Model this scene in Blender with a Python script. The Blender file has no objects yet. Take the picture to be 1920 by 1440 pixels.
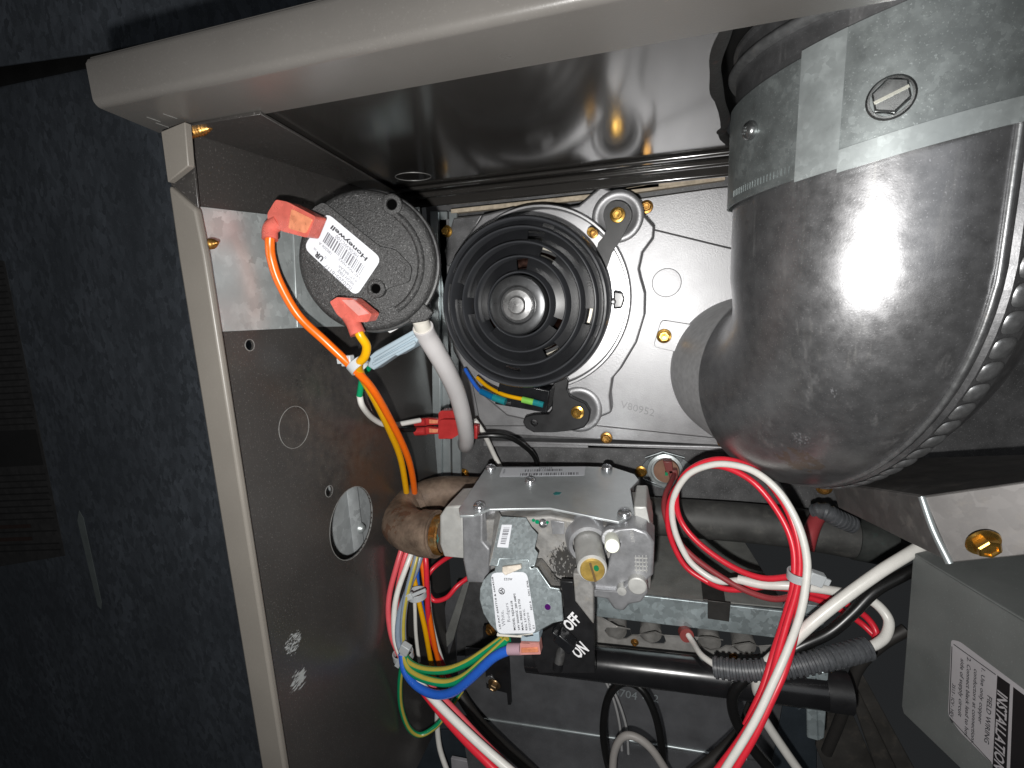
import bpy, bmesh, math, random
from mathutils import Vector, Matrix, geometry
random.seed(7)
S = bpy.context.scene
COL = S.collection
V = Vector

# ---------------------------------------------------------------- camera
# world: X to the right along the furnace front, Y into the cabinet, Z up, metres
FPX = 913.0
_y = V((270, -190, FPX)).normalized()
_x = V((3110, 30, -FPX)); _x = (_x - _y * _x.dot(_y)).normalized()
_z = _x.cross(_y)
if _z.y > 0: _z = -_z
RIGHT = V((_x.x, _y.x, _z.x)); DOWN = V((_x.y, _y.y, _z.y)); FWD = V((_x.z, _y.z, _z.z))
cam_d = bpy.data.cameras.new('camera'); cam = bpy.data.objects.new('camera', cam_d); COL.objects.link(cam)
cam_d.sensor_width = 36.0; cam_d.lens = FPX / 1920 * 36.0
cam_d.clip_start = 0.005; cam_d.clip_end = 50
cam.matrix_world = Matrix(((RIGHT.x, -DOWN.x, -FWD.x, 0), (RIGHT.y, -DOWN.y, -FWD.y, 0), (RIGHT.z, -DOWN.z, -FWD.z, 0), (0, 0, 0, 1)))
S.camera = cam

# ---------------------------------------------------------------- faint ambient, the phone's flash and an added fill lamp
W = bpy.data.worlds.new('World'); S.world = W; W.use_nodes = True
bgn = W.node_tree.nodes['Background']
bgn.inputs[0].default_value = (0.9, 0.95, 1.0, 1); bgn.inputs[1].default_value = 0.012
fl = bpy.data.lights.new('flash', 'AREA'); fl.shape = 'DISK'; fl.size = 0.007
fl.energy = 0.72; fl.color = (1.0, 0.985, 0.96)
flash = bpy.data.objects.new('flash', fl); COL.objects.link(flash)
fpos = RIGHT * -0.010 + DOWN * 0.024 + FWD * -0.004
flash.matrix_world = Matrix.Translation(fpos) @ cam.matrix_world.to_3x3().to_4x4()
fill_data = bpy.data.lights.new('fill_light', 'AREA'); fill_data.shape = 'DISK'; fill_data.size = 0.5  # soft fill lamp added behind the camera, not a real source
fill_data.energy = 0.30; fill_data.color = (0.93, 0.96, 1.0)
fill_lamp = bpy.data.objects.new('fill_light', fill_data); COL.objects.link(fill_lamp)
fill_lamp.matrix_world = Matrix.Translation(RIGHT * 0.05 + DOWN * -0.05 + FWD * -0.55) @ cam.matrix_world.to_3x3().to_4x4()
vs = S.view_settings; vs.view_transform = 'Standard'; vs.look = 'None'; vs.exposure = 0.60; vs.gamma = 1.0
vs.use_curve_mapping = False
S.cycles.use_denoising = True
S.cycles.max_bounces = 8; S.cycles.caustics_reflective = False; S.cycles.caustics_refractive = False
S.cycles.sample_clamp_indirect = 3.0

# ---------------------------------------------------------------- sight lines measured in the photograph
def ray(x, y): 
    c = (x - 960.0, y - 720.0)
    return RIGHT * c[0] + DOWN * c[1] + FWD * FPX
def PY(x, y, Y): d = ray(x, y); return d * (Y / d.y)
def PX(x, y, X): d = ray(x, y); return d * (X / d.x)
def PZ(x, y, Z): d = ray(x, y); return d * (Z / d.z)
def PP(x, y, O, N): d = ray(x, y); return d * (O.dot(N) / d.dot(N))
def fY(Y): return lambda x, y: PY(x, y, Y)
def fX(X): return lambda x, y: PX(x, y, X)
def fZ(Z): return lambda x, y: PZ(x, y, Z)

# ---------------------------------------------------------------- materials
def lin(h):
    h = h.lstrip('#'); o = []
    for i in (0, 2, 4):
        c = int(h[i:i+2], 16) / 255
        o.append(c / 12.92 if c <= .04045 else ((c + .055) / 1.055) ** 2.4)
    return o
MATS = {}
def M(name, col, rough=.5, metal=0., var=.12, vs_=60, bump=0., bs=600, rv=.1, spangle=0., sps=150, coat=0., spec=.5,
      trans=0., sss=0., dust=None, dustamt=0., duststr=(1, 1, 1), stretch=(1, 1, 1), spots=None, dent=0., splat=(), speck=0., wave=None):
    if name in MATS: return MATS[name]
    m = bpy.data.materials.new(name); MATS[name] = m; m.use_nodes = True
    nt = m.node_tree; N = nt.nodes; L = nt.links
    b = N['Principled BSDF']
    if isinstance(col, str): col = lin(col)
    tc = N.new('ShaderNodeTexCoord'); mp = N.new('ShaderNodeMapping'); mp.inputs['Scale'].default_value = stretch
    L.new(tc.outputs['Object'], mp.inputs[0])
    def noise(scale, detail=5, src=None, rough_=.6):
        n = N.new('ShaderNodeTexNoise'); n.inputs['Scale'].default_value = scale; n.inputs['Detail'].default_value = detail
        n.inputs['Roughness'].default_value = rough_
        L.new((src or mp).outputs[0], n.inputs['Vector']); return n.outputs[0]
    def ramp(src, a, b_, c0=(0, 0, 0, 1), c1=(1, 1, 1, 1)):
        r = N.new('ShaderNodeValToRGB'); r.color_ramp.elements[0].position = a; r.color_ramp.elements[1].position = b_
        r.color_ramp.elements[0].color = c0; r.color_ramp.elements[1].color = c1; L.new(src, r.inputs[0]); return r.outputs[0]
    def mix(fac, a, b_, mode='MIX'):
        x = N.new('ShaderNodeMix'); x.data_type = 'RGBA'; x.blend_type = mode
        if hasattr(fac, 'is_linked'): L.new(fac, x.inputs[0])
        else: x.inputs[0].default_value = fac
        for v, i in ((a, 6), (b_, 7)):
            if hasattr(v, 'is_linked'): L.new(v, x.inputs[i])
            else: x.inputs[i].default_value = (*v[:3], 1)
        return x.outputs[2]
    def math_(op, a, b_):
        x = N.new('ShaderNodeMath'); x.operation = op
        for v, i in ((a, 0), (b_, 1)):
            if hasattr(v, 'is_linked'): L.new(v, x.inputs[i])
            else: x.inputs[i].default_value = v
        return x.outputs[0]
    n1 = noise(vs_)
    r1 = ramp(n1, .3, .7)
    c = mix(r1, [v * (1 - var) for v in col], [min(1, v * (1 + var)) for v in col])
    rsrc = math_('MULTIPLY_ADD', r1, rv); 
    rsrc.node.inputs[2].default_value = rough - rv / 2
    if spangle:
        vo = N.new('ShaderNodeTexVoronoi'); vo.inputs['Scale'].default_value = sps
        dm = N.new('ShaderNodeVectorMath'); dm.operation = 'ADD'
        nn = N.new('ShaderNodeTexNoise'); nn.inputs['Scale'].default_value = sps * 1.5; L.new(mp.outputs[0], nn.inputs['Vector'])
        sc = N.new('ShaderNodeVectorMath'); sc.operation = 'SCALE'; sc.inputs[3].default_value = 1.0 / sps
        L.new(nn.outputs[1], sc.inputs[0]); L.new(mp.outputs[0], dm.inputs[0]); L.new(sc.outputs[0], dm.inputs[1])
        L.new(dm.outputs[0], vo.inputs['Vector'])
        sp = N.new('ShaderNodeSeparateColor'); L.new(vo.outputs['Color'], sp.inputs[0])
        c = mix(sp.outputs[0], [v * (1 - spangle) for v in col], c)
        rsrc2 = math_('MULTIPLY_ADD', sp.outputs[1], .22 * spangle); L.new(rsrc, rsrc2.node.inputs[2]); rsrc = rsrc2
    if speck:
        c = mix(ramp(noise(1400, 2), .62, .72), c, [min(1, v * (1 + speck) + .02 * speck) for v in col])
    if dust:
        dc = lin(dust) if isinstance(dust, str) else dust
        md = N.new('ShaderNodeMapping'); md.inputs['Scale'].default_value = duststr; L.new(tc.outputs['Object'], md.inputs[0])
        dn = ramp(noise(110, 8, md, .7), .62 - .4 * dustamt, .92 - .4 * dustamt)
        dn2 = math_('MULTIPLY', dn, min(1., .35 + dustamt * .6))
        c = mix(dn2, c, dc)
        r3 = math_('MULTIPLY_ADD', dn2, .35); L.new(rsrc, r3.node.inputs[2]); rsrc = r3
        mm = math_('MULTIPLY_ADD', dn2, -metal * .9); mm.node.inputs[2].default_value = metal
        L.new(mm, b.inputs['Metallic'])
    else:
        b.inputs['Metallic'].default_value = metal
    for (p, rad, scale, st, thr, colr, amt) in splat:     # a stain with its own place and outline
        mv = N.new('ShaderNodeMapping'); mv.inputs['Scale'].default_value = st; gq = N.new('ShaderNodeNewGeometry'); L.new(gq.outputs['Position'], mv.inputs[0])
        ds = N.new('ShaderNodeVectorMath'); ds.operation = 'DISTANCE'; gp = N.new('ShaderNodeNewGeometry'); L.new(gp.outputs['Position'], ds.inputs[0]); ds.inputs[1].default_value = p
        fall = ramp(ds.outputs['Value'], rad * .35, rad, (1, 1, 1, 1), (0, 0, 0, 1))
        nz = math_('MULTIPLY', noise(scale, 4, mv), fall)
        k = math_('MULTIPLY', ramp(nz, thr, thr + (.05 if amt > .39 else .3)), amt)
        c = mix(k, c, lin(colr) if isinstance(colr, str) else colr)
        r4 = math_('MULTIPLY_ADD', k, .3); L.new(rsrc, r4.node.inputs[2]); rsrc = r4
    L.new(c, b.inputs['Base Color'])
    L.new(rsrc, b.inputs['Roughness'])
    b.inputs['Specular IOR Level'].default_value = spec
    b.inputs['Coat Weight'].default_value = coat; b.inputs['Coat Roughness'].default_value = .12
    b.inputs['Transmission Weight'].default_value = trans
    if sss:
        b.inputs['Subsurface Weight'].default_value = sss; b.inputs['Subsurface Radius'].default_value = (.004, .003, .003); b.inputs['Subsurface Scale'].default_value = 1
    hsrc = None
    if bump:
        bn = N.new('ShaderNodeBump'); bn.inputs['Strength'].default_value = bump; bn.inputs['Distance'].default_value = .0006
        L.new(noise(bs, 3), bn.inputs['Height']); hsrc = bn
    if dent:
        b2 = N.new('ShaderNodeBump'); b2.inputs['Strength'].default_value = dent; b2.inputs['Distance'].default_value = .003
        L.new(noise(38, 2), b2.inputs['Height'])
        if hsrc: L.new(hsrc.outputs[0], b2.inputs['Normal'])
        hsrc = b2
    if hsrc: L.new(hsrc.outputs[0], b.inputs['Normal'])
    return m

# ---------------------------------------------------------------- mesh builder
class MB:
    def __init__(s): s.v = []; s.f = []
    def add(s, vs, fs):
        n = len(s.v); s.v += [V(p) for p in vs]; s.f += [tuple(i + n for i in q) for q in fs]; return s
    def quad(s, *p): return s.add(p, [tuple(range(len(p)))])
    def slab(s, pts, d, holes=()):
        """polygon outline (with holes), extruded by vector d"""
        loops = [list(map(V, pts))] + [list(map(V, h)) for h in holes]
        allv = [p for l in loops for p in l]; n = len(allv)
        if len(loops) == 1 and len(pts) == 4: tri = [(0, 1, 2, 3)]
        else: tri = geometry.tessellate_polygon(loops)
        fs = [tuple(t) for t in tri] + [tuple(n + i for i in reversed(t)) for t in tri]
        o = 0
        for l in loops:
            k = len(l)
            for i in range(k): a, b_ = o + i, o + (i + 1) % k; fs.append((a, b_, b_ + n, a + n))
            o += k
        return s.add(allv + [p + V(d) for p in allv], fs)
    def box(s, c, ax, ay, az):
        """centre and three half-axis vectors"""
        c, ax, ay, az = V(c), V(ax), V(ay), V(az)
        vs = [c + ax * i + ay * j + az * k for i in (-1, 1) for j in (-1, 1) for k in (-1, 1)]
        return s.add(vs, [(0, 1, 3, 2), (4, 6, 7, 5), (0, 4, 5, 1), (2, 3, 7, 6), (0, 2, 6, 4), (1, 5, 7, 3)])
    def lathe(s, prof, o, axis, n=32, arc=(0, 2 * math.pi), ref=None):
        o = V(o); a = V(axis).normalized(); e1 = V(ref) if ref else a.orthogonal(); e1 = (e1 - a * e1.dot(a)).normalized(); e2 = a.cross(e1)
        full = arc[1] - arc[0] > 6.28; m = n if full else n + 1; b = len(s.v)
        for r, h in prof:
            for i in range(m):
                t = arc[0] + (arc[1] - arc[0]) * i / n; s.v.append(o + a * h + (e1 * math.cos(t) + e2 * math.sin(t)) * r)
        for j in range(len(prof) - 1):
            for i in range(n if full else m - 1):
                k = (i + 1) % m; s.f.append((b + j * m + i, b + j * m + k, b + (j + 1) * m + k, b + (j + 1) * m + i))
        return s
    def tube(s, pts, r, n=10, cap=True, smooth=6, prof=None):
        P = spline([V(p) for p in pts], smooth) if smooth > 1 else [V(p) for p in pts]
        R = r if callable(r) else (lambda t: r)
        T = [(P[min(i + 1, len(P) - 1)] - P[max(i - 1, 0)]).normalized() for i in range(len(P))]
        e = T[0].orthogonal().normalized(); b = len(s.v)
        for i, p in enumerate(P):
            e = (e - T[i] * e.dot(T[i])).normalized(); g = T[i].cross(e); rr = R(i / (len(P) - 1))
            for k in range(n):
                a = 2 * math.pi * k / n; s.v.append(p + (e * math.cos(a) + g * math.sin(a)) * rr)
        for i in range(len(P) - 1):
            for k in range(n):
                l = (k + 1) % n; s.f.append((b + i * n + k, b + i * n + l, b + (i + 1) * n + l, b + (i + 1) * n + k))
        if cap: s.f.append(tuple(b + k for k in reversed(range(n)))); s.f.append(tuple(b + (len(P) - 1) * n + k for k in range(n)))
        return s
    def build(s, name, mat, parent=None, smooth=35, bevel=0., seg=2, sub=0):
        o0 = parent_loc(parent)
        me = bpy.data.meshes.new(name); me.from_pydata([tuple(p - o0) for p in s.v], [], s.f); 
        bm = bmesh.new(); bm.from_mesh(me); bmesh.ops.recalc_face_normals(bm, faces=bm.faces); bm.to_mesh(me); bm.free()
        me.materials.append(mat)
        ob = bpy.data.objects.new(name, me); COL.objects.link(ob)
        if parent: ob.parent = parent
        if bevel:
            bv = ob.modifiers.new('bevel', 'BEVEL'); bv.width = bevel; bv.segments = seg; bv.limit_method = 'ANGLE'; bv.angle_limit = math.radians(40)
            bv.harden_normals = False
        if smooth:
            me.shade_smooth(); me.set_sharp_from_angle(angle=math.radians(smooth))
        return ob
def parent_loc(p):
    o = V((0, 0, 0))
    while p is not None: o += p.location; p = p.parent
    return o
def spline(P, k):
    if len(P) < 3: return P
    Q = [P[0] * 2 - P[1]] + P + [P[-1] * 2 - P[-2]]; out = []
    for i in range(1, len(Q) - 2):
        a, b, c, d = Q[i - 1:i + 3]
        for j in range(k):
            t = j / k; out.append(.5 * ((2 * b) + (c - a) * t + (2 * a - 5 * b + 4 * c - d) * t * t + (3 * b - a - 3 * c + d) * t ** 3))
    return out + [P[-1]]
def tag(o, label, cat, group=None):
    o['label'] = label; o['category'] = cat
    if group: o['group'] = group
    return o
def thing(name, label, cat, loc=(0, 0, 0), group=None):
    o = bpy.data.objects.new(name, None); COL.objects.link(o); o.location = loc; o.empty_display_size = .01
    return tag(o, label, cat, group)
def disc_poly(c, r, a, b, n=28, ph=0):
    return [V(c) + V(a) * r * math.cos(2 * math.pi * i / n + ph) + V(b) * r * math.sin(2 * math.pi * i / n + ph) for i in range(n)]
def roundpoly(pts, r, n=4):
    """round the corners of a planar polygon"""
    out = []; k = len(pts); pts = [V(p) for p in pts]
    for i in range(k):
        p, a, b = pts[i], pts[i - 1], pts[(i + 1) % k]
        da, db = a - p, b - p; ra = min(r, da.length * .45, db.length * .45); A = p + da.normalized() * ra; B = p + db.normalized() * ra
        for j in range(n + 1):
            t = j / n; out.append(A * (1 - t) ** 2 + p * 2 * t * (1 - t) + B * t * t)
    return out
# text on a flat surface: p0 -> p1 is the baseline, p0 -> pu the letter height (pixels on surface F)
TXT = {}
def lettering(s, F, p0, p1, pu, mat, parent, lift=None, name='lettering', bold=0., depth=0.):
    key = (s, bold)
    if key not in TXT:
        cu = bpy.data.curves.new('t', 'FONT'); cu.body = s; cu.resolution_u = 2; cu.offset = bold
        ob = bpy.data.objects.new('t', cu); COL.objects.link(ob)
        dg = bpy.context.evaluated_depsgraph_get(); me = bpy.data.meshes.new_from_object(ob.evaluated_get(dg))
        TXT[key] = ([v.co.copy() for v in me.vertices], [tuple(p.vertices) for p in me.polygons])
        bpy.data.objects.remove(ob); bpy.data.meshes.remove(me)
    vs, fs = TXT[key]
    x0, x1 = min(v.x for v in vs), max(v.x for v in vs); y1 = max(v.y for v in vs); y0 = min(0, min(v.y for v in vs)) * 0
    O = F(*p0); A = F(*p1) - O; B = F(*pu) - O
    n = A.cross(B).normalized()
    if n.dot(O) > 0: n = -n
    O = O + n * (lift if lift is not None else .0002)
    b = MB(); P = [O + A * ((v.x - x0) / (x1 - x0)) + B * ((v.y - y0) / (y1 - y0)) for v in vs]
    b.add(P, fs)
    return b.build(name, mat, parent, smooth=0)
def barcode(F, c, mat, parent, n=36, lift=.0002, seed=1, gaps=.45):
    """c: four pixel corners of the code, bars run from edge 0-3 to edge 1-2"""
    rnd = random.Random(seed); b = MB(); P = [F(*q) for q in c]
    nn = (P[1] - P[0]).cross(P[3] - P[0]).normalized()
    if nn.dot(P[0]) > 0: nn = -nn
    t = 0.; ts = []
    while t < n:
        w = rnd.choice((.5, .5, 1, 1.4)); ts.append((t, t + w)); t += w + rnd.choice((.5, .9, 1.3))
    for a, e in ts:
        a /= n; e /= n
        if e > 1: break
        q = lambda u, v: P[0].lerp(P[3], u).lerp(P[1].lerp(P[2], u), v) + nn * lift
        b.quad(q(a, 0), q(e, 0), q(e, 1), q(a, 1))
    return b.build('barcode', mat, parent, smooth=0)
def sticker(F, c, mat, parent, r=.002, th=.00012, name='sticker', lift=.0):
    P = [F(*q) for q in c]; n = (P[1] - P[0]).cross(P[2] - P[0]).normalized()
    if n.dot(P[0]) > 0: n = -n
    P = [p + n * lift for p in P]
    return MB().slab([p + n * th for p in roundpoly(P, r)], -n * (th * .98)).build(name, mat, parent, smooth=0)
# ---------------------------------------------------------------- material palette
beige_dim = M('beige_paint_dim', (.108, .102, .095), .30, 0, .06, 25, bump=.05, bs=1500, speck=.15, spec=.5)  # beige paint darkened on the rail in place of dimmer light there
beige = M('beige_paint', (.185, .17, .15), .38, 0, .06, 25, bump=.05, bs=1500, speck=.15, spec=.5)
darkp = M('dark_brown_paint', (.043, .040, .038), .30, 0, .12, 20, bump=.02, bs=900, speck=1.6, spec=.6, rv=.08,
          splat=((tuple(PX(550, 1205, -.1742)), .013, 700, (1, .6, 1.6), .47, '#b8bcbc', .7), (tuple(PX(560, 1275, -.1742)), .012, 520, (1, .35, 2.2), .45, '#b8bcbc', .7), (tuple(PX(705, 860, -.1742)), .06, 60, (1, 1, 1), .25, '#5a3a22', .38), (tuple(PX(640, 780, -.1742)), .09, 160, (1, 1, 1), .35, '#6e675f', .2)))
topp = M('glossy_brown_paint', (.03, .028, .026), .17, 0, .1, 20, rv=.03, coat=.5, spec=1.0, bump=.006, bs=300)
galv = M('galvanized_steel', (.44, .48, .49), .36, .85, .15, 40, spangle=.45, sps=170, rv=.1)
galv_bright = M('bright_galvanized_steel', (.62, .67, .67), .38, .55, .25, 60, spangle=.22, sps=260, rv=.1)
galv_dark = M('dimmed_galvanized_steel', (.125, .142, .166), .58, .45, .35, 14, spangle=.38, sps=260, rv=.15, stretch=(1, 1, .55), speck=.6, dent=.02)  # base darkened to stand for the weak flash light out left
zinc = M('zinc_strip', (.5, .55, .56), .4, .7, .1, 50, rv=.1)
alum = M('aluminized_steel', (.36, .36, .368), .46, .75, .12, 70, bump=.16, bs=1300, rv=.08, speck=.15)
alum_dull = M('dull_aluminized_steel', (.23, .23, .235), .42, .65, .25, 90, bump=.10, bs=1600, rv=.1, speck=.8)
vestm = M('grey_vest_steel', (.12, .12, .122), .5, .45, .3, 80, bump=.06, bs=1500, speck=1.2)
brass = M('gold_zinc_plate', (.72, .42, .10), .24, .95, .25, 300, rv=.12)
brassd = M('tarnished_gold_plate', (.42, .22, .06), .34, .9, .35, 300, rv=.2)
blackp = M('black_plastic', (.012, .012, .013), .42, 0, .3, 100, bump=.1, bs=1500)
blackg = M('gloss_black_plastic', (.010, .0105, .012), .22, 0, .2, 100, spec=.6)
grainp = M('grainy_black_plastic', (.034, .034, .034), .46, 0, .5, 700, bump=.8, bs=1500, speck=3.0, spec=.55)
white_l = M('white_label', (.70, .72, .76), .45, 0, .02, 30)
ink = M('label_ink', (.03, .03, .035), .6, 0, .1, 30)
greyink = M('faded_label_ink', (.18, .18, .2), .6, 0, .1, 30)
creamp = M('cream_insulation', (.55, .47, .36), .9, 0, .25, 200, bump=.6, bs=900, dust='#6a4a30', dustamt=.25)
void = M('bore_shade_black', (.002, .002, .002), .9, spec=0.)
shade_black = M('shade_black', (.008, .008, .008), .6)  # black for sheets that stand in for dark, shaded gaps
foil = M('pale_foil_liner', (.52, .55, .56), .4, .25, .2, 60, spangle=.25, sps=180)
scuff = M('knockout_cut', (.30, .30, .29), .5, .4, .3, 300)

# ---------------------------------------------------------------- galvanized duct beside the furnace (background)
duct = thing('galvanized_duct', 'dark spotted galvanized duct panel behind and left of the furnace', 'duct', (-.45, .31, -.5))
D = .305
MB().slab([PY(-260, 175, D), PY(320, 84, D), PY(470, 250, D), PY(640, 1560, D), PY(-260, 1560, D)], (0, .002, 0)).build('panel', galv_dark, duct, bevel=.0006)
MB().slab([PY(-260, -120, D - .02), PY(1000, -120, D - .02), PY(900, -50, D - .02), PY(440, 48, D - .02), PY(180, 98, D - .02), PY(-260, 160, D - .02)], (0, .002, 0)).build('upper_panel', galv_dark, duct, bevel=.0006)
MB().slab([PY(-260, 100, D - .004), PY(330, 20, D - .004), PY(330, 90, D - .004), PY(-260, 215, D - .004)], (0, .002, 0)).build('seam_shade', shade_black, duct)  # black strip painted in as the shade between the panels
lab_old = M('aged_paper_label', (.045, .044, .044), .6, 0, .3, 120)
lab_ink = M('aged_label_ink', (.018, .018, .018), .7)
lab_red = M('aged_label_red', (.04, .022, .018), .7)
wl = MB().slab([PY(-80, 470, D - .0003), PY(8, 490, D - .0003), PY(122, 1042, D - .0003), PY(-80, 1075, D - .0003)], (0, .0003, 0)).build('warning_label', lab_old, duct, smooth=0)
b = MB(); br = MB()
for i in range(46):
    y = 500 + i * 11.8; xr = 6 + (y - 490) * .205 - 4; w = 2.6
    if 800 < y < 880:
        if 802 < y < 815: b.quad(PY(-80, 812, D - .0005), PY(xr, 805, D - .0005), PY(xr + 14, 872, D - .0005), PY(-80, 880, D - .0005))
        continue
    if i in (41, 43): br.quad(PY(-80, y + 4, D - .0005), PY(xr * .55, y - 1, D - .0005), PY(xr * .55 + 2, y + 6, D - .0005), PY(-80, y + 11, D - .0005)); continue
    b.quad(PY(-80, y + 5, D - .0005), PY(xr, y - 2, D - .0005), PY(xr + 1, y + w - 2, D - .0005), PY(-80, y + w + 5, D - .0005))
b.build('print', lab_ink, wl, smooth=0); br.build('red_print', lab_red, wl, smooth=0)
drip = M('pale_drip', (.13, .15, .15), .7)
MB().slab([PY(148, 958, D - .0006), PY(156, 972, D - .0006), PY(190, 1130, D - .0006), PY(189, 1142, D - .0006), PY(183, 1136, D - .0006), PY(145, 976, D - .0006)], (0, .0005, 0)).build('drip_mark', drip, duct, smooth=0)

# ---------------------------------------------------------------- furnace cabinet
WX, TZ, BY = -.1742, .0665, .36
cab = thing('furnace_cabinet', 'open furnace cabinet of dark brown and beige painted sheet steel', 'furnace', (0, .16, -.36))
def whole(cx, cy, ry, n=28, k=1.):
    c = PX(cx, cy, WX); r = (PX(cx, cy + ry, WX) - PX(cx, cy - ry, WX)).length / 2 * k
    return c, r, disc_poly(c, r, (0, 1, 0), (0, 0, 1), n)
h1 = whole(468, 647, 10, 18)[2]; h2 = whole(617, 921, 10, 18)[2]; cb, rb, h3 = whole(661, 980, 66, 48)
MB().slab([V((WX, .1585, .0672)), V((WX, .361, .0672)), V((WX, .361, -.36)), V((WX, .1585, -.36))], (-.0012, 0, 0), [h1, h2, h3]).build('side_wall', darkp, cab, smooth=0)
for (c, r, _), nm in ((whole(468, 647, 10), 'hole_edge'), (whole(617, 921, 10), 'hole_edge'), (whole(661, 980, 66), 'hole_edge')):
    w = .00035
    MB().slab([p + V((.0002, 0, 0)) for p in disc_poly(c, r + w, (0, 1, 0), (0, 0, 1), 40)], (-.0008, 0, 0), [[p + V((.0002, 0, 0)) for p in disc_poly(c, r, (0, 1, 0), (0, 0, 1), 40)]]).build(nm, scuff, cab)
c, r, _ = whole(552, 801, 40)
MB().slab([p + V((.0002, 0, 0)) for p in disc_poly(c, r, (0, 1, 0), (0, 0, 1), 40)], (-.0003, 0, 0), [[p + V((.0002, 0, 0)) for p in disc_poly(c, r - .0003, (0, 1, 0), (0, 0, 1), 40)]]).build('knockout_ring', scuff, cab)
# liner seen through the large hole
MB().slab([V((WX - .022, .225, -.02)), V((WX - .022, .35, -.02)), V((WX - .022, .35, -.18)), V((WX - .022, .225, -.18))], (-.001, 0, 0)).build('foil_liner', foil, cab)
q = PX(664, 985, WX - .021)
MB().slab([q + V((0, -.004, .08)), q + V((.002, 0, .08)), q + V((.002, 0, -.08)), q + V((0, -.004, -.08))], (0, .006, 0)).build('liner_rib', foil, cab, bevel=.0005)
MB().lathe([(0, .004), (.002, .0036), (.0034, .002), (.004, 0)], q + V((.001, .004, -.004)), (1, 0, 0), 20).build('liner_screw', galv_bright, cab)
MB().slab([V((.302, .1585, .0672)), V((.302, .366, .0672)), V((.302, .366, -.36)), V((.302, .1585, -.36))], (.0012, 0, 0)).build('side_wall', darkp, cab, smooth=0)
# galvanized bracket plate screwed to the wall, it carries the pressure switch
GX = WX + .0012
f = fX(GX)
MB().slab([f(366, 386), f(590, 412), f(745, 436), f(745, 610), f(600, 613), f(411, 622)], (-.001, 0, 0)).build('bracket_plate', galv_bright, cab, bevel=.0002)
MB().slab([f(548, 415) , f(560, 416), f(566, 613), f(556, 614)], (.0005, 0, 0)).build('bracket_crease', galv_bright, cab, bevel=.0004)
MB().slab([V((GX, .262, .048)), V((GX + .045, .262, .048)), V((GX + .045, .262, -.016)), V((GX, .262, -.016))], (0, .001, 0)).build('bracket_flange', galv, cab, bevel=.0003)
# front flange and corner post
f = fY(.155)
MB().slab([f(314, 346), f(365, 390), f(383, 480), f(458, 960), f(533, 1440), f(556, 1580), f(512, 1580), f(490, 1440), f(411, 960), f(333, 480)], (0, .0035, 0)).build('front_flange', beige, cab, bevel=.0012, seg=3)
f = fY(.153)
MB().slab([f(301, 246), f(346, 228), f(353, 311), f(314, 342)], (0, .003, 0)).build('corner_post', beige, cab, bevel=.0004)
f = fY(.1575)
MB().slab([f(308, 300), f(362, 300), f(372, 392), f(330, 380)], (0, .001, 0)).build('corner_gusset', darkp, cab, bevel=.0002)
# front rail: underside, rounded fold and front face
XR = .30
b = MB()
prof = [(.160, TZ), (.1352, TZ)]
for i in range(1, 9):
    t = math.pi / 2 * i / 8; prof.append((.1352 - .0027 * math.sin(t), TZ + .0027 * (1 - math.cos(t))))
prof += [(.1325, .0795), (.1335, .0812), (.1360, .0815)]
xl = lambda y: -.181 if y < .14 else -.181 - (y - .1385) * .28
n = len(prof); vs_ = [V((xl(y), y, z)) for y, z in prof] + [V((XR, y, z)) for y, z in prof]
b.add(vs_, [(i, i + 1, n + i + 1, n + i) for i in range(n - 1)])
inner = [(y + .001 if z > TZ + .004 else y, z + .001) for y, z in prof]
vs2 = [V((xl(y), y, z)) for y, z in inner] + [V((XR, y, z)) for y, z in inner]
b.add(vs2, [(n + i, n + i + 1, i + 1, i) for i in range(n - 1)])
k = 2 * n
for i in range(n - 1): b.f.append((i, i + 1, k + i + 1, k + i))
b.f.append((0, k, k + n, n))
b.quad(V((-.181, .1325, .0725)), V((-.181, .1325, .0795)), V((-.187, .160, .0795)), V((-.187, .160, TZ)), V((-.181, .1385, TZ)))
b.build('front_rail', beige_dim, cab, smooth=50)
for (x, y) in ((275, 220), (292, 231), (306, 214)):
    p = PZ(x, y, TZ - .0002); q2 = PZ(x + 26, y + 9, TZ - .0002)
    MB().slab([p, p.lerp(q2, .5) + V((0, .0003, 0)), q2, p.lerp(q2, .5) - V((0, .0003, 0))], (0, 0, .0003)).build('paint_scratch', scuff, cab, smooth=0)
# roof of the compartment with the opening for the vent
EX, EY = .0927, .26
edge = [V((x, y, TZ + .001)) for x, y in ((.0165, .1602), (.0160, .185), (.019, .21), (.024, .234), (.0275, .255))]
edge += [V((EX + .0655 * math.cos(a), EY + .0655 * math.sin(a), TZ + .001)) for a in [math.pi * (1 - i / 24) for i in range(25)]] + [V((.166, .22, TZ + .001)), V((.172, .1602, TZ + .001))]
MB().slab([V((-.172, .1602, TZ + .001))] + edge + [V((.30, .1602, TZ + .001)), V((.30, .333, TZ + .001)), V((-.172, .333, TZ + .001))], (0, 0, .001)).build('top_panel', topp, cab, smooth=0)
gask = M('sooty_gasket', (.006, .0055, .005), .85, 0, .5, 150, bump=1., bs=500, dust='#7a3a20', dustamt=.1)
MB().tube([p + V((.0012, 0, .002)) for p in edge[:16]], lambda t: .0024 + .0003 * math.sin(t * 23) + .0003 * math.sin(t * 57), 12, smooth=6).build('vent_gasket', gask, cab, smooth=60)
MB().slab([V((-.01, .13, .10)), V((.25, .13, .10)), V((.25, .36, .10)), V((-.01, .36, .10))], (0, 0, .001)).build('vent_cavity_shade', shade_black, cab)  # black sheet added as the darkness above the vent opening
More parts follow.
